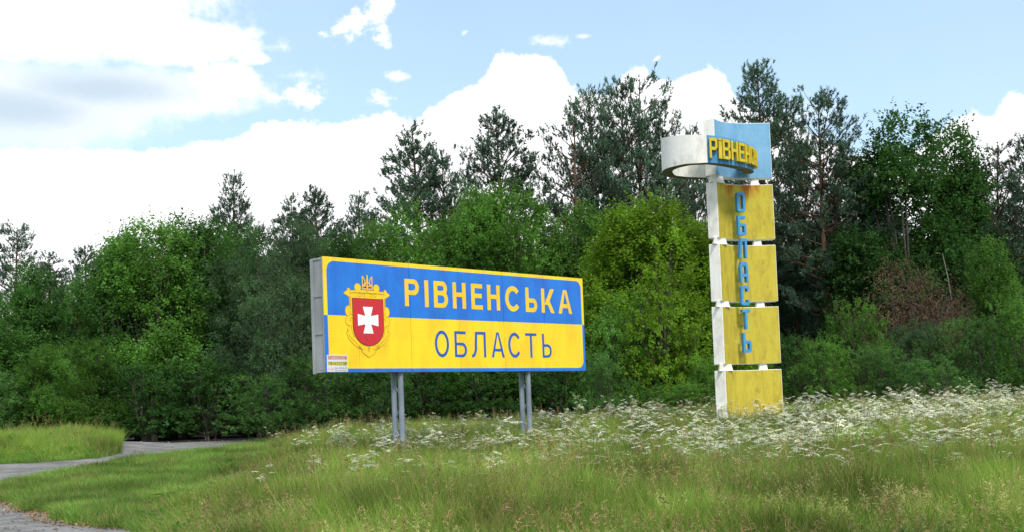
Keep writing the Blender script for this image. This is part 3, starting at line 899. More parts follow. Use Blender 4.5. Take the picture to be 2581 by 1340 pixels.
def leaf_quads(base, dirv, nrm_, L, W, fold=.25):
    """diamond leaves: (n,3) base, unit direction, unit side reference; returns verts, quads"""
    side = unit(np.cross(dirv, nrm_)); up_ = unit(np.cross(side, dirv)); L = L[:, None]; W = W[:, None]
    a = base; b = base + dirv * L * .45 + side * W * .5 + up_ * W * fold
    c_ = base + dirv * L; d = base + dirv * L * .45 - side * W * .5 + up_ * W * fold
    V_ = np.stack([a, b, c_, d], 1).reshape(-1, 3)
    return V_, np.arange(len(V_)).reshape(-1, 4)


def rnd_dir(r, n): return unit(r.normal(size=(n, 3)))


def broadleaf(seed, H=11.0, Wd=7.0, nb_=165, nsh=17, nl=15, leafL=.175, leafW=.11, droop=.45, upness=.75, base=.06, stems=3, spiky=1.0):
    """crown mesh + trunk mesh of a bushy broadleaf tree, height H, width Wd"""
    r = np.random.default_rng(seed)
    # lobes: overlapping rounded masses, the tallest in the middle
    nlob = 24; lob = []
    for k in range(nlob):
        th = r.uniform(0, 2 * math.pi); rr = r.uniform(.15, .74) * Wd / 2
        zc = H * r.uniform(.16, .80) if k else H * .74
        if k == 0: rr = 0
        rr *= 1.0 - .55 * max(0, zc / H - .45) / .5
        rad = Wd * r.uniform(.11, .20) * (1.0 - .25 * zc / H); lob.append((rr * math.cos(th), rr * math.sin(th), zc, rad, rad * r.uniform(1.1, 1.7)))
    lob[0] = (0, 0, H * .76, Wd * .19, H * .20)
    for k in range(4):
        th = k * 1.57 + r.uniform(-.4, .4); lob.append((Wd * .27 * math.cos(th), Wd * .27 * math.sin(th), H * .22, Wd * .24, H * .20))
    lob = np.array(lob); P = []; D = []
    per = int(nb_ * nsh / len(lob))
    for cx, cy, cz, rh, rv in lob:
        n = int(per * (rh / lob[:, 3].mean()) ** 1.5)
        d = rnd_dir(r, n); d[:, 2] = np.where(d[:, 2] < -.55, -d[:, 2], d[:, 2]); rad = r.uniform(.45, 1.0, n) ** .5
        p = np.array([cx, cy, cz]) + d * np.stack([rh * rad, rh * rad, rv * rad], 1)
        P.append(p); D.append(d)
    P = np.concatenate(P); D = np.concatenate(D)
    k = (P[:, 2] > H * base) & (P[:, 2] < H * 1.0); P = P[k]; D = D[k]
    n = len(P)
    sd = unit(D * np.array([1, 1, .4]) * .8 + np.array([0, 0, upness]) + r.normal(size=(n, 3)) * .35)
    sl_ = r.uniform(.40, .85, n) * (1 + .5 * spiky * (D[:, 2] > .6) * (r.random(n) < .35)) * H / 11
    # leaves along every shoot
    t = np.tile(np.linspace(.08, 1.0, nl), n) + r.uniform(-.03, .03, n * nl)
    ib = np.repeat(np.arange(n), nl)
    b_ = P[ib] + sd[ib] * (sl_[ib] * t)[:, None]
    rd = rnd_dir(r, n * nl); perp = unit(rd - sd[ib] * (rd * sd[ib]).sum(1)[:, None])
    spread = .125 * (1.15 - t)[:, None] * H / 11
    b_ = b_ + perp * spread * r.uniform(.2, 1.0, (n * nl, 1))
    ld = unit(perp * .9 + sd[ib] * .5 + np.array([0, 0, -droop]) + r.normal(size=(n * nl, 3)) * .25)
    sz = r.uniform(.65, 1.2, n * nl) * (1.12 - .35 * t)
    Vv, Qq = leaf_quads(b_, ld, unit(np.array([0, 0, 1.0]) + r.normal(size=(n * nl, 3)) * .55), leafL * sz, leafW * sz)
    Vv[:, 2] = np.maximum(Vv[:, 2], .05)
    sc_ = H / Vv[:, 2].max(); Vv[:, 2] *= sc_
    crown = from_arrays('crown', Vv, np.full(len(Qq), 4), Qq)
    tb = []
    for s in range(stems):
        th = r.uniform(0, 6.28); e = np.array([math.cos(th) * Wd * .14, math.sin(th) * Wd * .14, H * .82])
        o = np.array([math.cos(th) * .12, math.sin(th) * .12, -.25]); pts_ = [o + (e - o) * q + np.array([.1 * math.sin(5 * q + s), .1 * math.cos(4 * q), 0]) for q in np.linspace(0, 1, 7)]
        tb.append((pts_, list(np.linspace(.13, .02, 7) * H / 11 * (1.3 if stems == 1 else 1)), 8))
    for cx, cy, cz, rh, rv in lob:
        s = np.array([0, 0, cz * .35]); e = np.array([cx, cy, cz + rv * .4])
        tb.append(([s, s * .6 + e * .4 + np.array([0, 0, -.1]), s * .2 + e * .8, e], [.06 * H / 11, .045 * H / 11, .025 * H / 11, .008], 6))
    trunk = tubes_mesh('trunk', tb)
    return crown, trunk


def pine(seed, H=17.0, Wd=6.5, cb=.30, dens=1.0, top_sharp=.9, needle=.16, airy=0.0, lean=0.0):
    r = np.random.default_rng(seed); tb = []
    zz = np.linspace(0, 1, 12)
    ax = np.stack([lean * zz ** 2 + .12 * np.sin(zz * 5 + seed), .12 * np.cos(zz * 4 + seed), -.3 + zz * (H - .15 + .3)], 1)
    tb.append((ax, list(.20 * (1 - zz) ** .8 * H / 17 + .015), 9))

    def axis(z):
        q = np.clip((z + .3) / (H + .15), 0, 1); return np.array([np.interp(q, zz, ax[:, 0]), np.interp(q, zz, ax[:, 1]), z])
    TP = []; TD = []; TS = []
    z = H * cb
    while z < H * .985:
        rel = (z - H * cb) / (H * (1 - cb)); n = r.integers(3, 6)
        prof_ = (min(1, (.45 + rel * 2.2)) if rel < .25 else 1.0) * (1 - max(0, rel - .12) / .88) ** top_sharp
        ph = r.uniform(0, 6.28)
        for k in range(n):
            if r.random() < airy: continue
            th = ph + k * 6.283 / n + r.uniform(-.35, .35); L = Wd / 2 * max(.10, prof_) * r.uniform(.55, 1.18) + .12
            asc = .25 + .75 * rel + r.uniform(-.15, .2)
            o = axis(z + r.uniform(-.2, .2)); hd = np.array([math.cos(th), math.sin(th), 0])
            q = np.linspace(0, 1, 6)
            pts_ = o + np.outer(q * L, hd) + np.outer(L * (asc * q * .55 + .42 * q ** 2.2 - .10 * q * (1 - rel)), [0, 0, 1]) + np.stack([np.zeros(6), np.zeros(6), np.zeros(6)], 1)
            tb.append((pts_, list(np.linspace(.045, .010, 6) * (0.5 + L / 3.5)), 5))
            nt = max(2, int(L * 5.0 * dens))
            for j in range(nt):
                tq = r.uniform(.30, 1.0) if L > .8 else r.uniform(.1, 1); pb = o + hd * L * tq + np.array([0, 0, L * (asc * tq * .55 + .42 * tq ** 2.2 - .10 * tq * (1 - rel))])
                sgn = r.choice([-1, 1]); sidev = np.array([-hd[1], hd[0], 0]) * sgn; tl = (1.1 - tq) * L * .5 * r.uniform(.4, 1.0) + .10
                pe = pb + (sidev * .8 + hd * .6) * tl + np.array([0, 0, tl * .35])
                if tl > .35 and r.random() < .6: tb.append(([pb, (pb + pe) / 2 + np.array([0, 0, -.03]), pe], [.014, .011, .007], 3))
                for m_ in range(r.integers(3, 6)):
                    e2 = pe + r.normal(size=3) * np.array([.17, .17, .09]); TP.append(e2); TD.append(unit(hd * .35 + sidev * .3 + np.array([0, 0, .8]) + r.normal(size=3) * .25)); TS.append(r.uniform(.75, 1.2))
            TP.append(pts_[-1]); TD.append(unit(hd * .4 + np.array([0, 0, .9]))); TS.append(1.25)
        z += r.uniform(.38, .62) * H / 17
    for k in range(4): TP.append(axis(H - .15 - .22 * k)); TD.append(np.array([0, 0, 1.0])); TS.append(1.0)
    TP = np.array(TP); TD = np.array(TD); TS = np.array(TS); n = len(TP)
    nn = 17
    ib = np.repeat(np.arange(n), nn); t = r.uniform(0, 1, n * nn)
    rd = rnd_dir(r, n * nn); perp = unit(rd - TD[ib] * (rd * TD[ib]).sum(1)[:, None])
    b_ = TP[ib] + TD[ib] * (t * .30 * TS[ib])[:, None]
    ld = unit(perp * .8 + TD[ib] * .75)
    side = unit(np.cross(ld, rnd_dir(r, n * nn))); L = (needle * TS[ib] * r.uniform(.8, 1.2, n * nn))[:, None]; w = .024
    Vv = np.stack([b_ - side * w, b_ + side * w, b_ + ld * L], 1).reshape(-1, 3)
    crown = from_arrays('crown', Vv, np.full(len(Vv) // 3, 3), np.arange(len(Vv)))
    return crown, tubes_mesh('trunk', tb)


def bare_bush(seed, H=4.5, Wd=6.0):
    r = np.random.default_rng(seed); tb = []; tips = []
    for k in range(26):
        th = r.uniform(0, 6.28); e = np.array([math.cos(th) * Wd / 2 * r.uniform(.2, 1), math.sin(th) * Wd / 2 * r.uniform(.2, 1), H * r.uniform(.5, 1)])
        o = np.array([math.cos(th) * .3, math.sin(th) * .3, -.1]); mid = o * .5 + e * .5 + r.normal(size=3) * .35
        tb.append(([o, mid, e], [.05, .03, .008], 5))
        for j in range(9):
            q = r.uniform(.3, 1); b = o * (1 - q) + e * q; d = rnd_dir(r, 1)[0] * np.array([1, 1, .5]) * r.uniform(.4, 1.1); tb.append(([b, b + d * .5 + np.array([0, 0, .1]), b + d], [.014, .010, .004], 3)); tips.append(b + d)
    tips = np.array(tips); n = len(tips); nn = 70; ib = np.repeat(np.arange(n), nn)
    b_ = tips[ib] + r.normal(size=(n * nn, 3)) * .34; ld = unit(r.normal(size=(n * nn, 3)) + np.array([0, 0, -.3])); side = unit(np.cross(ld, rnd_dir(r, n * nn)))
    Vv = np.stack([b_ - side * .02, b_ + side * .02, b_ + ld * .14], 1).reshape(-1, 3)
    return from_arrays('crown', Vv, np.full(len(Vv) // 3, 3), np.arange(len(Vv))), tubes_mesh('trunk', tb)


print('building plant meshes')
KIND = {}
for k in range(4): KIND['maple%d' % k] = (broadleaf(20 + k, 11, 7.0), 11, 7.0)
for k in range(2): KIND['willow%d' % k] = (broadleaf(40 + k, 10, 7.5, nb_=130, nl=16, leafL=.17, leafW=.07, droop=.1, upness=.3, spiky=.2), 10, 7.5)
for k in range(2): KIND['oak%d' % k] = (broadleaf(50 + k, 15, 8, nb_=210, nl=17, leafL=.20, leafW=.145, droop=.2, upness=.45, base=.22, stems=1, spiky=.5), 15, 8)
for k in range(3): KIND['shrub%d' % k] = (broadleaf(60 + k, 4.5, 5.0, nb_=70, nsh=12, nl=13, leafL=.13, leafW=.07, droop=.3, upness=.6, base=.01, stems=4, spiky=.8), 4.5, 5.0)
for k in range(3): KIND['pine%d' % k] = (pine(70 + k, 17, 7.0, .26 + .04 * k, 1.0), 17, 7.0)
for k in range(3): KIND['airypine%d' % k] = (pine(80 + k, 17, 7.5, .30, .78, top_sharp=.6, airy=.22, lean=.5 * (k - 1)), 17, 7.5)
KIND['deadbush0'] = (bare_bush(90), 4.5, 6.0)

tri = sum(len(a[0][0].polygons) * 2 + len(a[0][1].polygons) * 2 for a in KIND.values())
for k_, v_ in KIND.items():
    co_ = np.empty(len(v_[0][0].vertices) * 3, np.float32); v_[0][0].vertices.foreach_get('co', co_); co_ = co_.reshape(-1, 3)
    KIND[k_] = (v_[0], float(np.percentile(co_[:, 2], 99.97)), float(np.percentile(np.abs(co_[:, :2]), 98.5) * 2))
print('plant tris', tri, [(k, round(v[1], 1), round(v[2], 1)) for k, v in KIND.items()])
MESHCACHE = {}


def plant_mesh(kind, part, mat):
    """one mesh per kind and leaf colour, shared by all its copies"""
    key = (kind, part, mat)
    if key not in MESHCACHE:
        src = KIND[kind][0][part]
        me = src.copy() if any(k[0] == kind and k[1] == part for k in MESHCACHE) else src
        me.materials.clear(); me.materials.append(MATS[mat]); MESHCACHE[key] = me
    return MESHCACHE[key]


def tree(name, kind, px, top_y, wpx, Y, leaf, bark, label, cat='tree', group=None, rz=None, sink=0.0):
    P = at(px, top_y, Y); x = float(P[0]); z0 = float(G(x, Y)) - sink; H = float(P[2]) - z0
    (cr, tr), H0, W0 = KIND[kind]
    w = wpx / FPX * Y
    o = empty(name, (x, Y, z0), random.uniform(0, 6.28) if rz is None else rz, label, cat, group)
    o.scale = (w / W0, w / W0, H / H0)
    link('crown', plant_mesh(kind, 0, leaf), None, o); link('trunk', plant_mesh(kind, 1, bark), None, o)
    return o

# ---------------------------------------------------------------- the wood behind the meadow
PG = 'pines of the wood behind the signs'; BG = 'broadleaf trees at the edge of the wood'; SG = 'bushes along the foot of the wood'
# px of the top, y of the top, width in px, distance
T = [
 ('pine_tree', 'airypine0', 38, 562, 210, 72, 'pine_needle', 'pine_bark', 'airy pine at the far left edge above the light green maples', PG),
 ('pine_tree', 'pine1', 125, 632, 190, 76, 'pine_needle', 'pine_bark', 'short bluish pine left of the big maple mass, lower of two neighbours', PG),
 ('pine_tree', 'pine2', 215, 620, 190, 76, 'pine_needle', 'pine_bark', 'short bluish pine touching the left flank of the big maple mass', PG),
 ('pine_tree', 'pine0', 590, 436, 210, 74, 'pine_needle', 'pine_bark', 'lone thin-topped pine rising above the willow left of the board', PG),
 ('pine_tree', 'pine1', 735, 490, 190, 76, 'pine_needle', 'pine_bark', 'small pine tip just above the grey-green willow', PG),
 ('pine_tree', 'pine2', 800, 470, 220, 75, 'pine_needle', 'pine_bark', 'dense small pine above the left end of the board', PG),
 ('pine_tree', 'pine0', 905, 488, 190, 77, 'pine_needle', 'pine_bark', 'small dark pine between the dense small pine and the broad pine', PG),
 ('pine_tree', 'pine1', 1042, 313, 300, 72, 'pine_needle', 'pine_bark', 'broad dark pine above the middle of the board, standing against white cloud', PG),
 ('pine_tree', 'airypine1', 1115, 366, 210, 74, 'pine_needle', 'pine_bark', 'slimmer pine leaning on the right side of the broad dark pine', PG),
 ('pine_tree', 'pine2', 1258, 275, 290, 73, 'pine_needle', 'pine_bark', 'pointed pine with a long low left bough, behind the light maple', PG),
 ('pine_tree', 'airypine2', 1432, 248, 260, 71, 'pine_needle', 'pine_bark', 'see-through pine at the left of the tall group beside the pylon', PG),
 ('pine_tree', 'airypine0', 1497, 216, 230, 74, 'pine_needle', 'pine_bark', 'thin-crowned pine second in the tall group left of the pylon', PG),
 ('pine_tree', 'airypine1', 1560, 190, 260, 72, 'pine_needle', 'pine_bark', 'dark-topped pine in the middle of the tall group left of the pylon', PG),
 ('pine_tree', 'airypine2', 1602, 180, 300, 73, 'pine_needle', 'pine_bark', 'tallest loose-crowned pine of the group left of the pylon', PG),
 ('pine_tree', 'airypine1', 1668, 300, 200, 75, 'pine_needle', 'pine_bark', 'lower pine whose boughs reach towards the ring', PG),
 ('pine_tree', 'pine0', 1740, 315, 160, 78, 'pine_needle', 'pine_bark', 'pine whose small tip shows just above the ring', PG),
 ('pine_tree', 'pine2', 1906, 155, 290, 74, 'pine_needle', 'pine_bark', 'tallest pine, rising behind the blue top slab', PG),
 ('pine_tree', 'airypine0', 1985, 250, 170, 76, 'pine_needle', 'pine_bark', 'slim pine just right of the blue top slab', PG),
 ('pine_tree', 'airypine1', 2060, 220, 320, 70, 'pine_needle', 'pine_bark', 'flat-topped pine with a red-brown trunk right of the pylon', PG),
 ('pine_tree', 'pine1', 2130, 360, 240, 73, 'pine_needle', 'pine_bark', 'lower dark pine between the flat-topped pine and the big broadleaf', PG),
 ('broadleaf_tree', 'oak0', 2270, 270, 400, 68, 'dark_leaf', 'grey_bark', 'big dark green broadleaf tree standing clear of the bushes at the right', BG),
 ('broadleaf_tree', 'oak1', 2385, 300, 330, 71, 'dark_leaf', 'grey_bark', 'second dark broadleaf tree tucked behind the right shoulder of the big one', BG),
 ('pine_tree', 'airypine2', 2500, 350, 260, 72, 'pine_needle', 'pine_bark', 'open-crowned pine near the right edge below the small white cloud', PG),
 ('pine_tree', 'pine0', 2585, 335, 260, 73, 'pine_needle', 'pine_bark', 'pine cut by the right edge of the photograph', PG),
 ('pine_tree', 'airypine0', 2430, 430, 220, 76, 'pine_needle', 'pine_bark', 'shaded pine filling the gap right of the two broadleaf trees', PG),
 ('pine_tree', 'pine2', 2215, 430, 200, 78, 'pine_needle', 'pine_bark', 'shaded pine behind the left side of the big broadleaf tree', PG),
 ('pine_tree', 'pine0', 1850, 400, 260, 76, 'pine_needle', 'pine_bark', 'dark pine directly behind the upper ochre slab', PG),
 # broadleaf edge
 ('maple_tree', 'maple0', -20, 740, 330, 60, 'maple_leaf', 'grey_bark', 'green maple cut by the left edge of the photograph', BG),
 ('maple_tree', 'maple1', 75, 650, 270, 62, 'maple_leaf', 'grey_bark', 'maple at the left under the airy pine', BG),
 ('maple_tree', 'maple2', 285, 605, 300, 62, 'maple_leaf', 'grey_bark', 'maple forming the left slope of the big green mass', BG),
 ('maple_tree', 'maple3', 370, 540, 360, 61, 'mid_leaf', 'grey_bark', 'tall maple whose spiky top crowns the big green mass', BG),
 ('maple_tree', 'maple0', 470, 530, 330, 63, 'maple_leaf', 'grey_bark', 'maple behind the right half of the big green mass', BG),
 ('maple_tree', 'maple1', 540, 548, 280, 64, 'maple_leaf', 'grey_bark', 'maple under the lone thin-topped pine', BG),
 ('maple_tree', 'maple2', 330, 572, 300, 66, 'maple_leaf', 'grey_bark', 'maple filling the back of the big green mass, behind its left slope', BG),
 ('maple_tree', 'maple0', 425, 552, 300, 67, 'maple_leaf', 'grey_bark', 'maple filling the back of the big green mass, behind its spiky top', BG),
 ('maple_tree', 'maple3', 520, 556, 300, 67, 'maple_leaf', 'grey_bark', 'maple at the back between the big green mass and the lone pine', BG),
 ('maple_tree', 'maple1', 620, 560, 280, 67, 'maple_leaf', 'grey_bark', 'maple at the back behind the rounded willow', BG),
 ('maple_tree', 'maple2', 215, 690, 260, 66, 'maple_leaf', 'grey_bark', 'maple at the back below the short bluish pines at the left', BG),
 ('willow_tree', 'willow0', 655, 570, 340, 60, 'willow_leaf', 'grey_bark', 'rounded grey-green willow left of the board', BG),
 ('willow_tree', 'willow1', 760, 545, 320, 63, 'willow_leaf', 'grey_bark', 'grey-green willow rising behind the left end of the board', BG),
 ('maple_tree', 'maple2', 860, 575, 260, 60, 'maple_leaf', 'grey_bark', 'dark maple right behind the upper left corner of the board', BG),
 ('maple_tree', 'maple3', 945, 550, 250, 62, 'mid_leaf', 'grey_bark', 'maple over the coat of arms on the board', BG),
 ('maple_tree', 'maple0', 1030, 502, 290, 61, 'mid_leaf', 'grey_bark', 'light maple in front of the broad dark pine', BG),
 ('maple_tree', 'maple1', 1130, 530, 270, 62, 'mid_leaf', 'grey_bark', 'light maple between the broad pine and the pointed pine', BG),
 ('maple_tree', 'maple2', 1200, 455, 250, 62, 'mid_leaf', 'grey_bark', 'spiky maple left in front of the pointed pine', BG),
 ('maple_tree', 'maple3', 1268, 450, 300, 60, 'mid_leaf', 'grey_bark', 'tallest light green maple, right below the pointed pine', BG),
 ('maple_tree', 'maple0', 1365, 515, 280, 61, 'mid_leaf', 'grey_bark', 'maple stepping down to the right of the tallest light maple', BG),
 ('maple_tree', 'maple1', 1455, 505, 280, 62, 'mid_leaf', 'grey_bark', 'maple behind the upper right corner of the board', BG),
 ('maple_tree', 'maple2', 1640, 478, 400, 55, 'bright_leaf', 'grey_bark', 'bright yellow-green maple between the board and the pylon', BG),
 ('maple_tree', 'maple1', 1580, 530, 330, 57, 'bright_leaf', 'grey_bark', 'yellow-green maple forming the left shoulder of the bright maple', BG),
 ('maple_tree', 'maple0', 1690, 510, 330, 58, 'bright_leaf', 'grey_bark', 'yellow-green maple filling the back of the bright maple', BG),
 ('maple_tree', 'maple2', 1760, 540, 300, 57, 'bright_leaf', 'grey_bark', 'yellow-green maple directly left of the ochre slabs', BG),
 ('maple_tree', 'maple0', 1540, 590, 260, 58, 'mid_leaf', 'grey_bark', 'green maple tucked between the board and the bright maple', BG),
 ('young_maple', 'maple1', 115, 860, 190, 52, 'mid_leaf', 'grey_bark', 'low young maple in front of the wood at the left, over the grassy mound', BG),
 ('young_maple', 'maple3', 215, 850, 200, 55, 'mid_leaf', 'grey_bark', 'low young maple right of the one over the mound', BG),
 ('willow_bush', 'willow0', 720, 680, 260, 57, 'willow_leaf', 'grey_bark', 'grey-green willow bush close to the left end of the board', BG),
 # bushes
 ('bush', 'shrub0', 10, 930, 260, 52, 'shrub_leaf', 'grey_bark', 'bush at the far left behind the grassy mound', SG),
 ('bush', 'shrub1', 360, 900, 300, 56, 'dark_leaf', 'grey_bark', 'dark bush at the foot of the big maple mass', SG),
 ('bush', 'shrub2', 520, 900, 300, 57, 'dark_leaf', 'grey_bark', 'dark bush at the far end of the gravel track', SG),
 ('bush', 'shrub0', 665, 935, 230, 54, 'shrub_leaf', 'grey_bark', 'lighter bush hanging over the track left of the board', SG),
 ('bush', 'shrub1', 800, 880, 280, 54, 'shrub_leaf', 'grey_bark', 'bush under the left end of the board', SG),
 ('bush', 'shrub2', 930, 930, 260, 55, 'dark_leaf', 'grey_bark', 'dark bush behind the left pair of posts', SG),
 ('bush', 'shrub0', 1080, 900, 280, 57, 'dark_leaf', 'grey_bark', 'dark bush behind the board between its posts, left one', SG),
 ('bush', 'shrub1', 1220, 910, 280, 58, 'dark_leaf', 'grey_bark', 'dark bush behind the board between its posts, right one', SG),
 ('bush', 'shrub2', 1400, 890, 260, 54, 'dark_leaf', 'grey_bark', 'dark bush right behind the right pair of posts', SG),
 ('bush', 'shrub0', 1515, 880, 180, 49, 'shrub_leaf', 'grey_bark', 'green bush just right of the board', SG),
 ('bush', 'shrub0', 1660, 660, 300, 51.5, 'bright_leaf', 'grey_bark', 'yellow-green bush growing in front of the stems of the bright maple', SG),
 ('bush', 'shrub2', 1570, 730, 250, 52, 'mid_leaf', 'grey_bark', 'green bush left of the yellow-green bush, beside the end of the board', SG),
 ('bush', 'shrub1', 1690, 960, 260, 48, 'mid_leaf', 'grey_bark', 'low bush at the foot of the bright maple', SG),
 ('bush', 'shrub2', 1790, 890, 150, 49, 'mid_leaf', 'grey_bark', 'small bush touching the left side of the pylon', SG),
 ('bush', 'shrub1', 2010, 830, 200, 52, 'shrub_leaf', 'grey_bark', 'grey-green bush right behind the pylon', SG),
 ('bush', 'shrub2', 2160, 745, 200, 54, 'mid_leaf', 'grey_bark', 'tall bright bush in front of the flat-topped pine', SG),
 ('bush', 'shrub0', 2085, 850, 200, 50, 'mid_leaf', 'grey_bark', 'bush between the pylon and the tall bright bush', SG),
 ('bush', 'shrub1', 2230, 860, 230, 50, 'shrub_leaf', 'grey_bark', 'bush in front of the dead brown thicket, left part', SG),
 ('bush', 'willow1', 2310, 800, 220, 54, 'willow_leaf', 'grey_bark', 'greyish rounded bush in front of the dead brown thicket', SG),
 ('bush', 'shrub2', 2395, 800, 200, 53, 'shrub_leaf', 'grey_bark', 'bush right of the greyish rounded bush', SG),
 ('bush', 'maple1', 2500, 595, 190, 60, 'mid_leaf', 'grey_bark', 'tall leafy bush standing before the open-crowned pine at the right', SG),
 ('bush', 'shrub0', 2480, 790, 220, 52, 'shrub_leaf', 'grey_bark', 'bush under the tall leafy bush at the right', SG),
 ('bush', 'shrub1', 2570, 730, 220, 52, 'mid_leaf', 'grey_bark', 'bush cut by the right edge of the photograph', SG),
 ('bush', 'shrub2', 2360, 895, 240, 48, 'shrub_leaf', 'grey_bark', 'low bush just behind the flowers at the right', SG),
 ('dead_bush', 'deadbush0', 2270, 640, 330, 60, 'dry_needle', 'grey_bark', 'dead red-brown thicket between the pines and the green bushes', None),
 ('dead_bush', 'deadbush0', 2365, 660, 240, 61, 'dry_needle', 'grey_bark', 'right part of the dead brown thicket, by the slim bare trunks', None),
]
for name, kind, px, ty, w, Y, leaf, bark, label, grp in T:
    cat = {'pine_tree': 'pine', 'willow_tree': 'willow', 'maple_tree': 'maple', 'broadleaf_tree': 'tree', 'young_maple': 'maple', 'willow_bush': 'willow', 'bush': 'bush', 'dead_bush': 'dead bush'}[name]
    tree(name, kind, px, ty, w, Y, leaf, bark, label, cat, grp)

# slim pale trunks that show in front of the shade at the right
for px, y0, y1, lean, lab in ((2352, 640, 880, .8, 'slim pale trunk curving up through the dead brown thicket'),):
    Y = 62.5; a = at(px, y0, Y); x = float(a[0]); z0 = float(G(x, Y)); h = float(a[2]) - z0
    q = np.linspace(0, 1, 8); P_ = np.stack([lean * np.sin(q * 2.6), .1 * np.cos(q * 3), -.2 + q * (h + .2)], 1)
    L_ = [(P_, list(np.linspace(.07, .02, 8)), 8)]
    for k in range(0):
        b_ = P_[6] * (1 - k / 9) + P_[7] * k / 9; th = k * 2.4; e_ = b_ + np.array([math.cos(th) * .9, math.sin(th) * .9, .35]); L_.append(([b_, (b_ + e_) / 2 + np.array([0, 0, .1]), e_], [.02, .014, .005], 4))
    o = link('bare_tree', tubes_mesh('bare_tree', L_), 'pale_bark'); o.location = (x, Y, z0); tag(o, lab, 'bare tree')


# ---------------------------------------------------------------- scattered cover with geometry nodes
def scatter(name, variants, pts, rot, scl, idx, label):
    """one object: copies of the variants on the given points"""
    col = bpy.data.collections.new(name + '_kit')
    for k, o in enumerate(variants):
        for c in list(o.users_collection): c.objects.unlink(o)
        col.objects.link(o)
    me = bpy.data.meshes.new(name); me.vertices.add(len(pts)); me.vertices.foreach_set('co', np.asarray(pts, np.float32).ravel())
    for nm, ty, arr in (('rot', 'FLOAT_VECTOR', rot), ('scl', 'FLOAT_VECTOR', scl), ('idx', 'INT', idx)):
        at_ = me.attributes.new(nm, ty, 'POINT')
        at_.data.foreach_set('vector' if ty == 'FLOAT_VECTOR' else 'value', np.asarray(arr, np.int32 if ty == 'INT' else np.float32).ravel())
    o = bpy.data.objects.new(name, me); COL.objects.link(o)
    ng = bpy.data.node_groups.new(name, 'GeometryNodeTree')
    ng.interface.new_socket(name='Geometry', in_out='INPUT', socket_type='NodeSocketGeometry')
    ng.interface.new_socket(name='Geometry', in_out='OUTPUT', socket_type='NodeSocketGeometry')
    N = ng.nodes; Lk = ng.links
    gi = N.new('NodeGroupInput'); go = N.new('NodeGroupOutput'); ci = N.new('GeometryNodeCollectionInfo'); ci.inputs[0].default_value = col
    ci.inputs['Separate Children'].default_value = True; ci.inputs['Reset Children'].default_value = True
    ip = N.new('GeometryNodeInstanceOnPoints'); ip.inputs['Pick Instance'].default_value = True
    Lk.new(gi.outputs[0], ip.inputs['Points']); Lk.new(ci.outputs[0], ip.inputs['Instance']); Lk.new(ip.outputs[0], go.inputs[0])
    for nm, ty, sock in (('rot', 'FLOAT_VECTOR', 'Rotation'), ('scl', 'FLOAT_VECTOR', 'Scale'), ('idx', 'INT', 'Instance Index')):
        na = N.new('GeometryNodeInputNamedAttribute'); na.data_type = ty; na.inputs[0].default_value = nm
        Lk.new(na.outputs[0], ip.inputs[sock])
    md = o.modifiers.new('scatter', 'NODES'); md.node_group = ng
    tag(o, label, None, None, 'stuff'); return o


def kit(name, me, mat):
    o = bpy.data.objects.new(name, me)
    if isinstance(mat, str): me.materials.clear()
    for m_ in ([mat] if isinstance(mat, str) else mat): me.materials.append(MATS[m_])
    COL.objects.link(o); return o


def blades(seed, n, rad, h, w, bend=.35, hv=.35, seg=3):
    r = np.random.default_rng(seed); V_ = []; Q_ = []
    for k in range(n):
        th = r.uniform(0, 6.28); rr = rad * math.sqrt(r.random()); b = np.array([rr * math.cos(th), rr * math.sin(th), 0])
        d = np.array([math.cos(th + r.normal() * .8), math.sin(th + r.normal() * .8), 0]); hh = h * r.uniform(1 - hv, 1 + hv * .6); bd = bend * r.uniform(.2, 1.3) * hh
        s = np.array([-d[1], d[0], 0]); a2 = r.uniform(0, 6.28); s = np.array([math.cos(a2), math.sin(a2), 0]); o = len(V_); ww = w * r.uniform(.7, 1.3)
        for i in range(seg + 1):
            t = i / seg; p = b + d * bd * t ** 2 + np.array([0, 0, hh * (t - .12 * t * t * bend * 2)])
            if i < seg: V_ += [p - s * ww * (1 - t * .7) / 2, p + s * ww * (1 - t * .7) / 2]
            else: V_.append(p)
        for i in range(seg - 1): Q_.append((o + 2 * i, o + 2 * i + 1, o + 2 * i + 3, o + 2 * i + 2))
        Q_.append((o + 2 * seg - 2, o + 2 * seg - 1, o + 2 * seg))
    return V_, Q_


def mesh_vq(name, V_, Q_): return from_arrays(name, V_, [len(q) for q in Q_], [i for q in Q_ for i in q])


def seedheads(seed, n, rad, h):
    """tall flowering grass stalks with loose tan heads"""
    r = np.random.default_rng(seed); V_, Q_ = blades(seed, n, rad, h, .006, .25, .2)
    V_ = list(V_); Q_ = list(Q_)
    tips = [V_[q[-1]] for q in Q_ if len(q) == 3]
    for t in tips:
        for k in range(16):
            b = t + np.array([0, 0, -.17 + .012 * k]) + r.normal(size=3) * .012; d = unit(r.normal(size=3) * np.array([1, 1, .5]) + np.array([0, 0, .9])); s = unit(np.cross(d, r.normal(size=3)))
            o = len(V_); V_ += [b - s * .005, b + s * .005, b + d * .045]; Q_.append((o, o + 1, o + 2))
    return V_, Q_


tall = [kit('tall_tuft', mesh_vq('tall_tuft', *blades(200 + k, 46, .16, .62, .011, .38)), 'meadow_blade') for k in range(4)]
straw = [kit('tall_tuft_straw', mesh_vq('tall_tuft_straw', *seedheads(210 + k, 11, .16, .85)), 'straw_blade') for k in range(3)]
short = [kit('short_tuft', mesh_vq('short_tuft', *blades(220 + k, 56, .17, .21, .010, .7, .55)), 'short_blade') for k in range(4)]


def thaz(n, lo=0, hi=6.283): return rng.uniform(lo, hi, n)


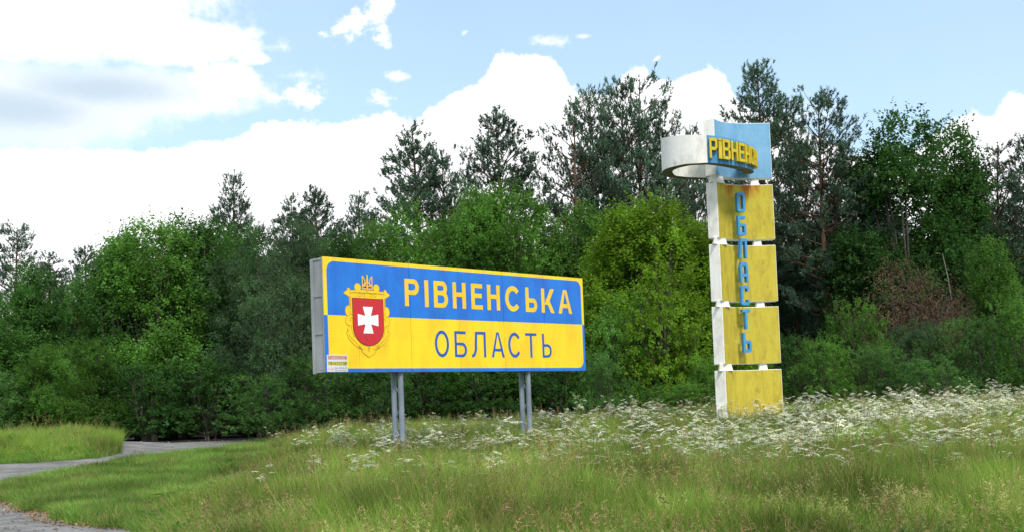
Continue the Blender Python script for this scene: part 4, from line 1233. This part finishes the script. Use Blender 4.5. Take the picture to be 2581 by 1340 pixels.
def make_field(n, y0, y1, side=1.12):
    """random points over the view wedge with a margin, denser near"""
    y = y0 + (y1 - y0) * rng.random(n) ** 1.25; x = (rng.random(n) * 2 - 1) * (y * .43 * side + 2.0)
    return x, y


def dist_mask(x, y): return ~(inpoly(x, y, TRACK) | inpoly(x, y, ROAD))


def wn(x, y, s, seed=0):
    """cheap smooth value noise"""
    return (np.sin(x * s + seed) * np.cos(y * s * .83 + 1.7 * seed) + .6 * np.sin(x * s * 2.1 + y * s * 1.3 + seed * 3) + .4 * np.cos(x * s * 3.7 - y * s * 2.9 + seed)) / 2.0


def tallness(x, y):
    """0 = mown and trodden turf, 1 = full meadow"""
    b = x + .13 * (y - 20)       # the turf lies to the left, the meadow to the right
    t = sst(-6.4, -2.2, b + .8 * wn(x, y, .5)) * sst(9, 15, y)
    t = np.maximum(t, .42 * sst(30, 38, y) * sst(-7, -3, x))
    mound = hill(x, y, -16.0, 44, 4.4, 5.0)
    return np.maximum(t, sst(.15, .5, mound) * .95)


x, y = make_field(60000, 10.5, 62)
ok = dist_mask(x, y); x = x[ok]; y = y[ok]; tn = tallness(x, y)
keep = rng.random(len(x)) < np.clip(.15 + tn * 1.2, 0, 1); k = keep & (tn > .12); xa, ya, ta = x[k], y[k], tn[k]
n = len(xa); hs_ = (.38 + .82 * ta) * (1 - .45 * sst(38, 50, ya)) * (1 + .22 * wn(xa, ya, 1.3, 2)) * rng.uniform(.75, 1.2, n)
scatter('meadow_grass', tall, np.stack([xa, ya, G(xa, ya) - .01], 1), np.stack([rng.normal(0, .08, n), rng.normal(0, .08, n), thaz(n)], 1),
        np.stack([np.ones(n) * rng.uniform(.9, 1.4, n), np.ones(n), hs_], 1), rng.integers(0, 4, n), 'tall green meadow grass round the board and the pylon')
x, y = make_field(9000, 11, 58); ok = dist_mask(x, y); x = x[ok]; y = y[ok]; tn = tallness(x, y)
k = (rng.random(len(x)) < (.08 + .55 * sst(-.2, .9, wn(x, y, .45, 5)))) & (tn > .3); xa, ya, ta = x[k], y[k], tn[k]; n = len(xa)
scatter('seeding_grass', straw, np.stack([xa, ya, G(xa, ya) - .01], 1), np.stack([rng.normal(0, .08, n), rng.normal(0, .08, n), thaz(n)], 1),
        np.stack([np.ones(n), np.ones(n), (.45 + .5 * ta) * rng.uniform(.75, 1.15, n)], 1), rng.integers(0, 3, n), 'straw-coloured seeding grass among the green meadow')
x, y = make_field(60000, 10.5, 50); x = x - 2; ok = dist_mask(x, y); x = x[ok]; y = y[ok]; tn = tallness(x, y)
k = tn < .6; xa, ya = x[k], y[k]; n = len(xa)
scatter('short_grass', short, np.stack([xa, ya, G(xa, ya) - .005], 1), np.stack([rng.normal(0, .1, n), rng.normal(0, .1, n), thaz(n)], 1),
        np.stack([np.ones(n) * 1.2, np.ones(n) * 1.2, rng.uniform(.55, 1.3, n) * (1 + .35 * wn(xa, ya, 1.1, 4))], 1), rng.integers(0, 4, n), 'short trodden grass beside the gravel track')

# broad-leaved weeds and reddish sorrel stalks
def weed(seed):
    r = np.random.default_rng(seed); n = 26; z = r.uniform(.02, .45, n); th = r.uniform(0, 6.28, n); b_ = np.stack([.03 * np.cos(th), .03 * np.sin(th), z], 1)
    d = unit(np.stack([np.cos(th), np.sin(th), r.uniform(.1, .9, n)], 1)); sz = r.uniform(.6, 1.3, n) * (1.2 - z)
    return leaf_quads(b_, d, unit(r.normal(size=(n, 3)) * .3 + np.array([0, 0, 1.])), .17 * sz, .055 * sz)


def sorrel(seed):
    V_, Q_ = seedheads(seed, 3, .05, .95); return V_, Q_


wd = []
for k in range(2):
    Vv, Qq = weed(400 + k); wd.append(kit('weed_a%d' % k, from_arrays('weed', Vv, np.full(len(Qq), 4), Qq), 'mid_leaf'))
leaf_mat('sorrel', (0.26, 0.16, 0.08), (0.34, 0.24, 0.12), .2)
wd.append(kit('weed_b', mesh_vq('weed', *sorrel(410)), 'sorrel'))
x, y = make_field(8500, 10.5, 45); ok = dist_mask(x, y) & (tallness(x, y) > .1); x = x[ok]; y = y[ok]; n = len(x); ix = np.where(rng.random(n) < .16, 2, rng.integers(0, 2, n))
scatter('weeds', wd, np.stack([x, y, G(x, y)], 1), np.stack([rng.normal(0, .12, n), rng.normal(0, .12, n), thaz(n)], 1), np.stack([rng.uniform(.7, 1.4, n)] * 2 + [(.5 + .6 * tallness(x, y)) * rng.uniform(.7, 1.2, n)], 1), ix, 'broad-leaved weeds and rusty sorrel stalks in the meadow')

# undergrowth at the foot of the wood, dense enough to keep it dark
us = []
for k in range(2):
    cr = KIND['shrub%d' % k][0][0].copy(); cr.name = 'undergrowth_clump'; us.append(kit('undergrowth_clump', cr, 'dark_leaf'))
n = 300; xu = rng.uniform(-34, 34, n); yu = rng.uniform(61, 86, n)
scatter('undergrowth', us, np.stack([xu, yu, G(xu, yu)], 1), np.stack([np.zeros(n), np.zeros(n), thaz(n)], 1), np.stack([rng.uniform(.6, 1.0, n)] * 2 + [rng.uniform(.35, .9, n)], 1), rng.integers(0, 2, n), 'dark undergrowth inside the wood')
fs = []
for k in range(3):
    cr = KIND['pine%d' % k][0][0].copy(); fs.append(kit('far_pine', cr, 'pine_needle'))
cr = KIND['maple1'][0][0].copy(); fs.append(kit('far_maple', cr, 'dark_leaf'))
n = 150; xu = rng.uniform(-42, 42, n); yu = rng.uniform(80, 104, n); ix = rng.integers(0, 4, n)
hmax = np.interp(xu, [-40, -22, -14, -8, 0, 8, 16, 24, 40], [10, 10.5, 11.5, 12.0, 13.0, 13.5, 15, 15, 14.5])
h_ = hmax * rng.uniform(.7, 1.0, n); sz = np.where(ix == 0, h_ / 11, h_ / 17)
scatter('forest', fs, np.stack([xu, yu, G(xu, yu)], 1), np.stack([np.zeros(n), np.zeros(n), thaz(n)], 1), np.stack([np.full(n, .95), np.full(n, .95), sz], 1), ix, 'deeper rows of the wood seen through the gaps')


# ---------------------------------------------------------------- wildflowers
def flower_plant(seed, H=.95, heads=7):
    r = np.random.default_rng(seed); tb = []; FV = []; FQ = []; bend = r.normal(size=2) * .06
    topo = np.array([bend[0], bend[1], H * .62]); tb.append(([np.array([0, 0, -.02]), topo * .5 + np.array([.01, 0, 0]), topo], [.006, .005, .004], 4))
    for k in range(heads):
        th = k * 2.4 + r.uniform(-.4, .4); rr = r.uniform(.03, .20) * (0 if k == 0 else 1) + .01; st_ = topo * r.uniform(.65, 1.0)
        e = np.array([topo[0] + rr * math.cos(th), topo[1] + rr * math.sin(th), H * r.uniform(.72, 1.0)]); tb.append(([st_, (st_ + e) / 2 + np.array([rr * .25 * math.cos(th), rr * .25 * math.sin(th), -.02]), e], [.003, .0025, .002], 3))
        R_u = r.uniform(.026, .068); tl_ = r.normal(size=2) * .35
        for j in range(20):
            a = j * 2.4; q = R_u * math.sqrt(j / 20); c_ = e + np.array([q * math.cos(a), q * math.sin(a), .010 - q * .15 + r.normal() * .004 + q * (math.cos(a) * tl_[0] + math.sin(a) * tl_[1])]); s_ = .013
            o = len(FV); t1 = r.uniform(0, 6.28)
            FV += [c_ + s_ * np.array([math.cos(t1 + i * 1.2566), math.sin(t1 + i * 1.2566), r.normal() * .15]) for i in range(5)]; FQ.append(tuple(range(o, o + 5)))
    V_, Q_ = blades(seed + 5, 9, .05, H * .45, .012, .5)
    return tubes_mesh('stem', tb), from_arrays('umbels', FV, [5] * len(FQ), FQ), mesh_vq('leaves', V_, Q_)


FPL = [flower_plant(300 + k, .95, 6 + k) for k in range(4)]
for s_, u_, l_ in FPL: s_.materials.append(MATS['stem_green']); u_.materials.append(MATS['petal_white']); l_.materials.append(MATS['stem_green'])


def flower_density(x, y):
    pxl = x / y * FPX + 1290
    a = sst(600, 1150, pxl) * .62 + sst(1500, 2100, pxl) * .30
    pat = wn(x, y, .55, 3) + .8 * wn(x, y, 1.7, 9)
    d = a * (.16 * sst(15.5, 20, y) + .84 * sst(20, 28, y + 4 * sst(1400, 2300, pxl))) * (1 - sst(36, 42, y)) * sst(-.35, .85, pat)
    d = d * (.42 + .16 * sst(1700, 2400, pxl)) * np.interp(y, [15, 30, 52], [1.35, .85, .7])
    return np.clip(d, 0, 1)


x, y = make_field(52000, 15, 54); k = rng.random(len(x)) < flower_density(x, y); fx, fy = x[k], y[k]
spr = [(1220, 1203, 17), (1272, 1212, 17), (650, 1190, 20), (1590, 1240, 15.5), (1612, 1250, 15.5), (1575, 1228, 16), (2222, 1290, 14.5), (1765, 1172, 18), (2140, 1225, 15.5), (2200, 1250, 15), (1500, 1180, 17), (2420, 1200, 15.5), (1925, 1225, 15.5), (800, 1140, 22), (1010, 1150, 20), (1870, 1180, 17), (1820, 1160, 18), (2060, 1190, 16.5)]
sx = np.array([float(at(a, b, Y)[0]) for a, b, Y in spr]); sy = np.array([Y for *_, Y in spr])
fx = np.concatenate([sx, fx]); fy = np.concatenate([sy, fy]); order = np.argsort(fy); fx = fx[order]; fy = fy[order]
onroad = ~dist_mask(fx, fy); fx = fx[~onroad]; fy = fy[~onroad]
print('flower plants', len(fx))
NI = 300


def flower_label(x_, y_):
    p_ = 1290 + x_ / y_ * FPX
    where = ('in the turf left of the board' if p_ < 900 else 'in front of the left pair of posts' if p_ < 1100 else 'in front of the board between its posts' if p_ < 1290
             else 'in front of the right pair of posts' if p_ < 1480 else 'in the grass between board and pylon' if p_ < 1760 else 'in front of the pylon' if p_ < 2010
             else 'to the right of the pylon' if p_ < 2300 else 'near the right edge')
    return 'white flat-headed wildflower ' + where + (', standing nearest the road' if y_ < 18 else ', in the front rows')


for i in range(min(NI, len(fx))):
    h_ = random.uniform(.6, 1.15)
    o = empty('flowering_plant', (float(fx[i]), float(fy[i]), float(G(fx[i], fy[i]))), random.uniform(0, 6.28),
              flower_label(fx[i], fy[i]), 'wildflower', 'white wildflowers at the front of the meadow')
    o.scale = (1.15, 1.15, h_)
    for nm, me in zip(('stem', 'flower_head', 'leaf_tuft'), FPL[i % 4]): link(nm, me, None, o)['kind'] = 'stuff'


def merged(seed):
    s_, u_, l_ = FPL[seed]; bm = bmesh.new(); me = bpy.data.meshes.new('flower'); n0 = 0
    for k, m_ in enumerate((s_, u_, l_)):
        bm.from_mesh(m_); bm.faces.ensure_lookup_table()
        for f in bm.faces[n0:]: f.material_index = 0 if k != 1 else 1
        n0 = len(bm.faces)
    bm.to_mesh(me); bm.free(); return me


fk = [kit('flower_kit', merged(k), ['stem_green', 'petal_white']) for k in range(4)]
rx, ry = fx[NI:], fy[NI:]; n = len(rx)
scatter('wildflowers', fk, np.stack([rx, ry, G(rx, ry)], 1), np.stack([rng.normal(0, .08, n), rng.normal(0, .08, n), thaz(n)], 1), np.stack([np.full(n, 1.2), np.full(n, 1.2), np.clip(rng.normal(.92, .20, n) + .14 * sst(28, 38, ry), .5, 1.55)], 1), rng.integers(0, 4, n), 'band of white wildflowers across the meadow')

# yellow flowers
for px, py, Y, lab in ((2483, 1020, 36, 'yellow flower standing above the white flowers near the right edge'), (2510, 1030, 36, 'yellow flower right beside another at the right edge, lower one'), (2130, 1262, 15, 'yellow flower alone in the grass below the pylon')):
    a = at(px, py, Y); x_ = float(a[0]); z_ = float(G(x_, Y)); hh = float(a[2]) - z_
    o = empty('yellow_flower', (x_, Y, z_), 0, lab, 'wildflower'); o.scale = (1, 1, max(.3, hh) / .95)
    yu = FPL[1][1].copy(); yu.materials.clear(); yu.materials.append(MATS['petal_yellow'])
    link('stem', FPL[1][0], None, o); link('flower_head', yu, None, o)['kind'] = 'stuff'

# dry leaves along the edge of the road and small stones on the track
r = np.random.default_rng(5); V_ = []
for k in range(1500):
    i = r.integers(2, 8); a = np.array(ROAD[i]); b = np.array(ROAD[i + 1]); q = r.random(); p = a * (1 - q) + b * q + r.normal(size=2) * .22
    V_.append((p[0], p[1]))
V_ = np.array(V_); n = len(V_); b_ = np.stack([V_[:, 0], V_[:, 1], G(V_[:, 0], V_[:, 1]) + .04], 1)
Vv, Qq = leaf_quads(b_, unit(r.normal(size=(n, 3)) * np.array([1, 1, .35])), unit(r.normal(size=(n, 3)) * .4 + np.array([0, 0, 1.])), np.full(n, .06), np.full(n, .04))
tag(link('dry_leaves', from_arrays('dry_leaves', Vv, np.full(n, 4), Qq), 'dry_litter'), 'brown dry leaves along the edge of the road', None, None, 'stuff')

bm = bmesh.new()
for k in range(420):
    poly = TRACK if k % 2 else ROAD
    xs_ = [p[0] for p in poly]; ys_ = [p[1] for p in poly]
    while True:
        px_, py_ = random.uniform(max(min(xs_), -30), max(xs_)), random.uniform(min(ys_), max(ys_))
        if inpoly(np.array([px_]), np.array([py_]), poly)[0]: break
    s_ = random.uniform(.015, .05)
    mt = Matrix.Translation((px_, py_, float(G(px_, py_)) + .03 + s_ * .2)) @ Matrix.Diagonal((s_, s_ * random.uniform(.6, 1), s_ * .6, 1))
    bmesh.ops.create_icosphere(bm, subdivisions=1, radius=1, matrix=mt)
tag(link('gravel', bm_mesh(bm, 'gravel'), 'stone_grey'), 'small stones strewn on the track and the road edge', None, None, 'stuff')
for px, py, s_, lab in ((352, 1095, .20, 'grey stone lying at the far edge of the track, left one'), (445, 1097, .15, 'grey stone lying at the far edge of the track, right one')):
    a = ground_at(px, py); bm = bmesh.new(); bmesh.ops.create_icosphere(bm, subdivisions=3, radius=1)
    for v in bm.verts: v.co = v.co * (1 + .18 * math.sin(v.co.x * 4 + 1) * math.cos(v.co.y * 3.1)); v.co.x *= s_ * 1.5; v.co.y *= s_; v.co.z *= s_ * .7
    o = link('stone', bm_mesh(bm, 'stone', True), 'stone_grey'); o.location = (a[0], a[1], float(G(a[0], a[1])) + s_ * .35); tag(o, lab, 'stone')
print('script done')
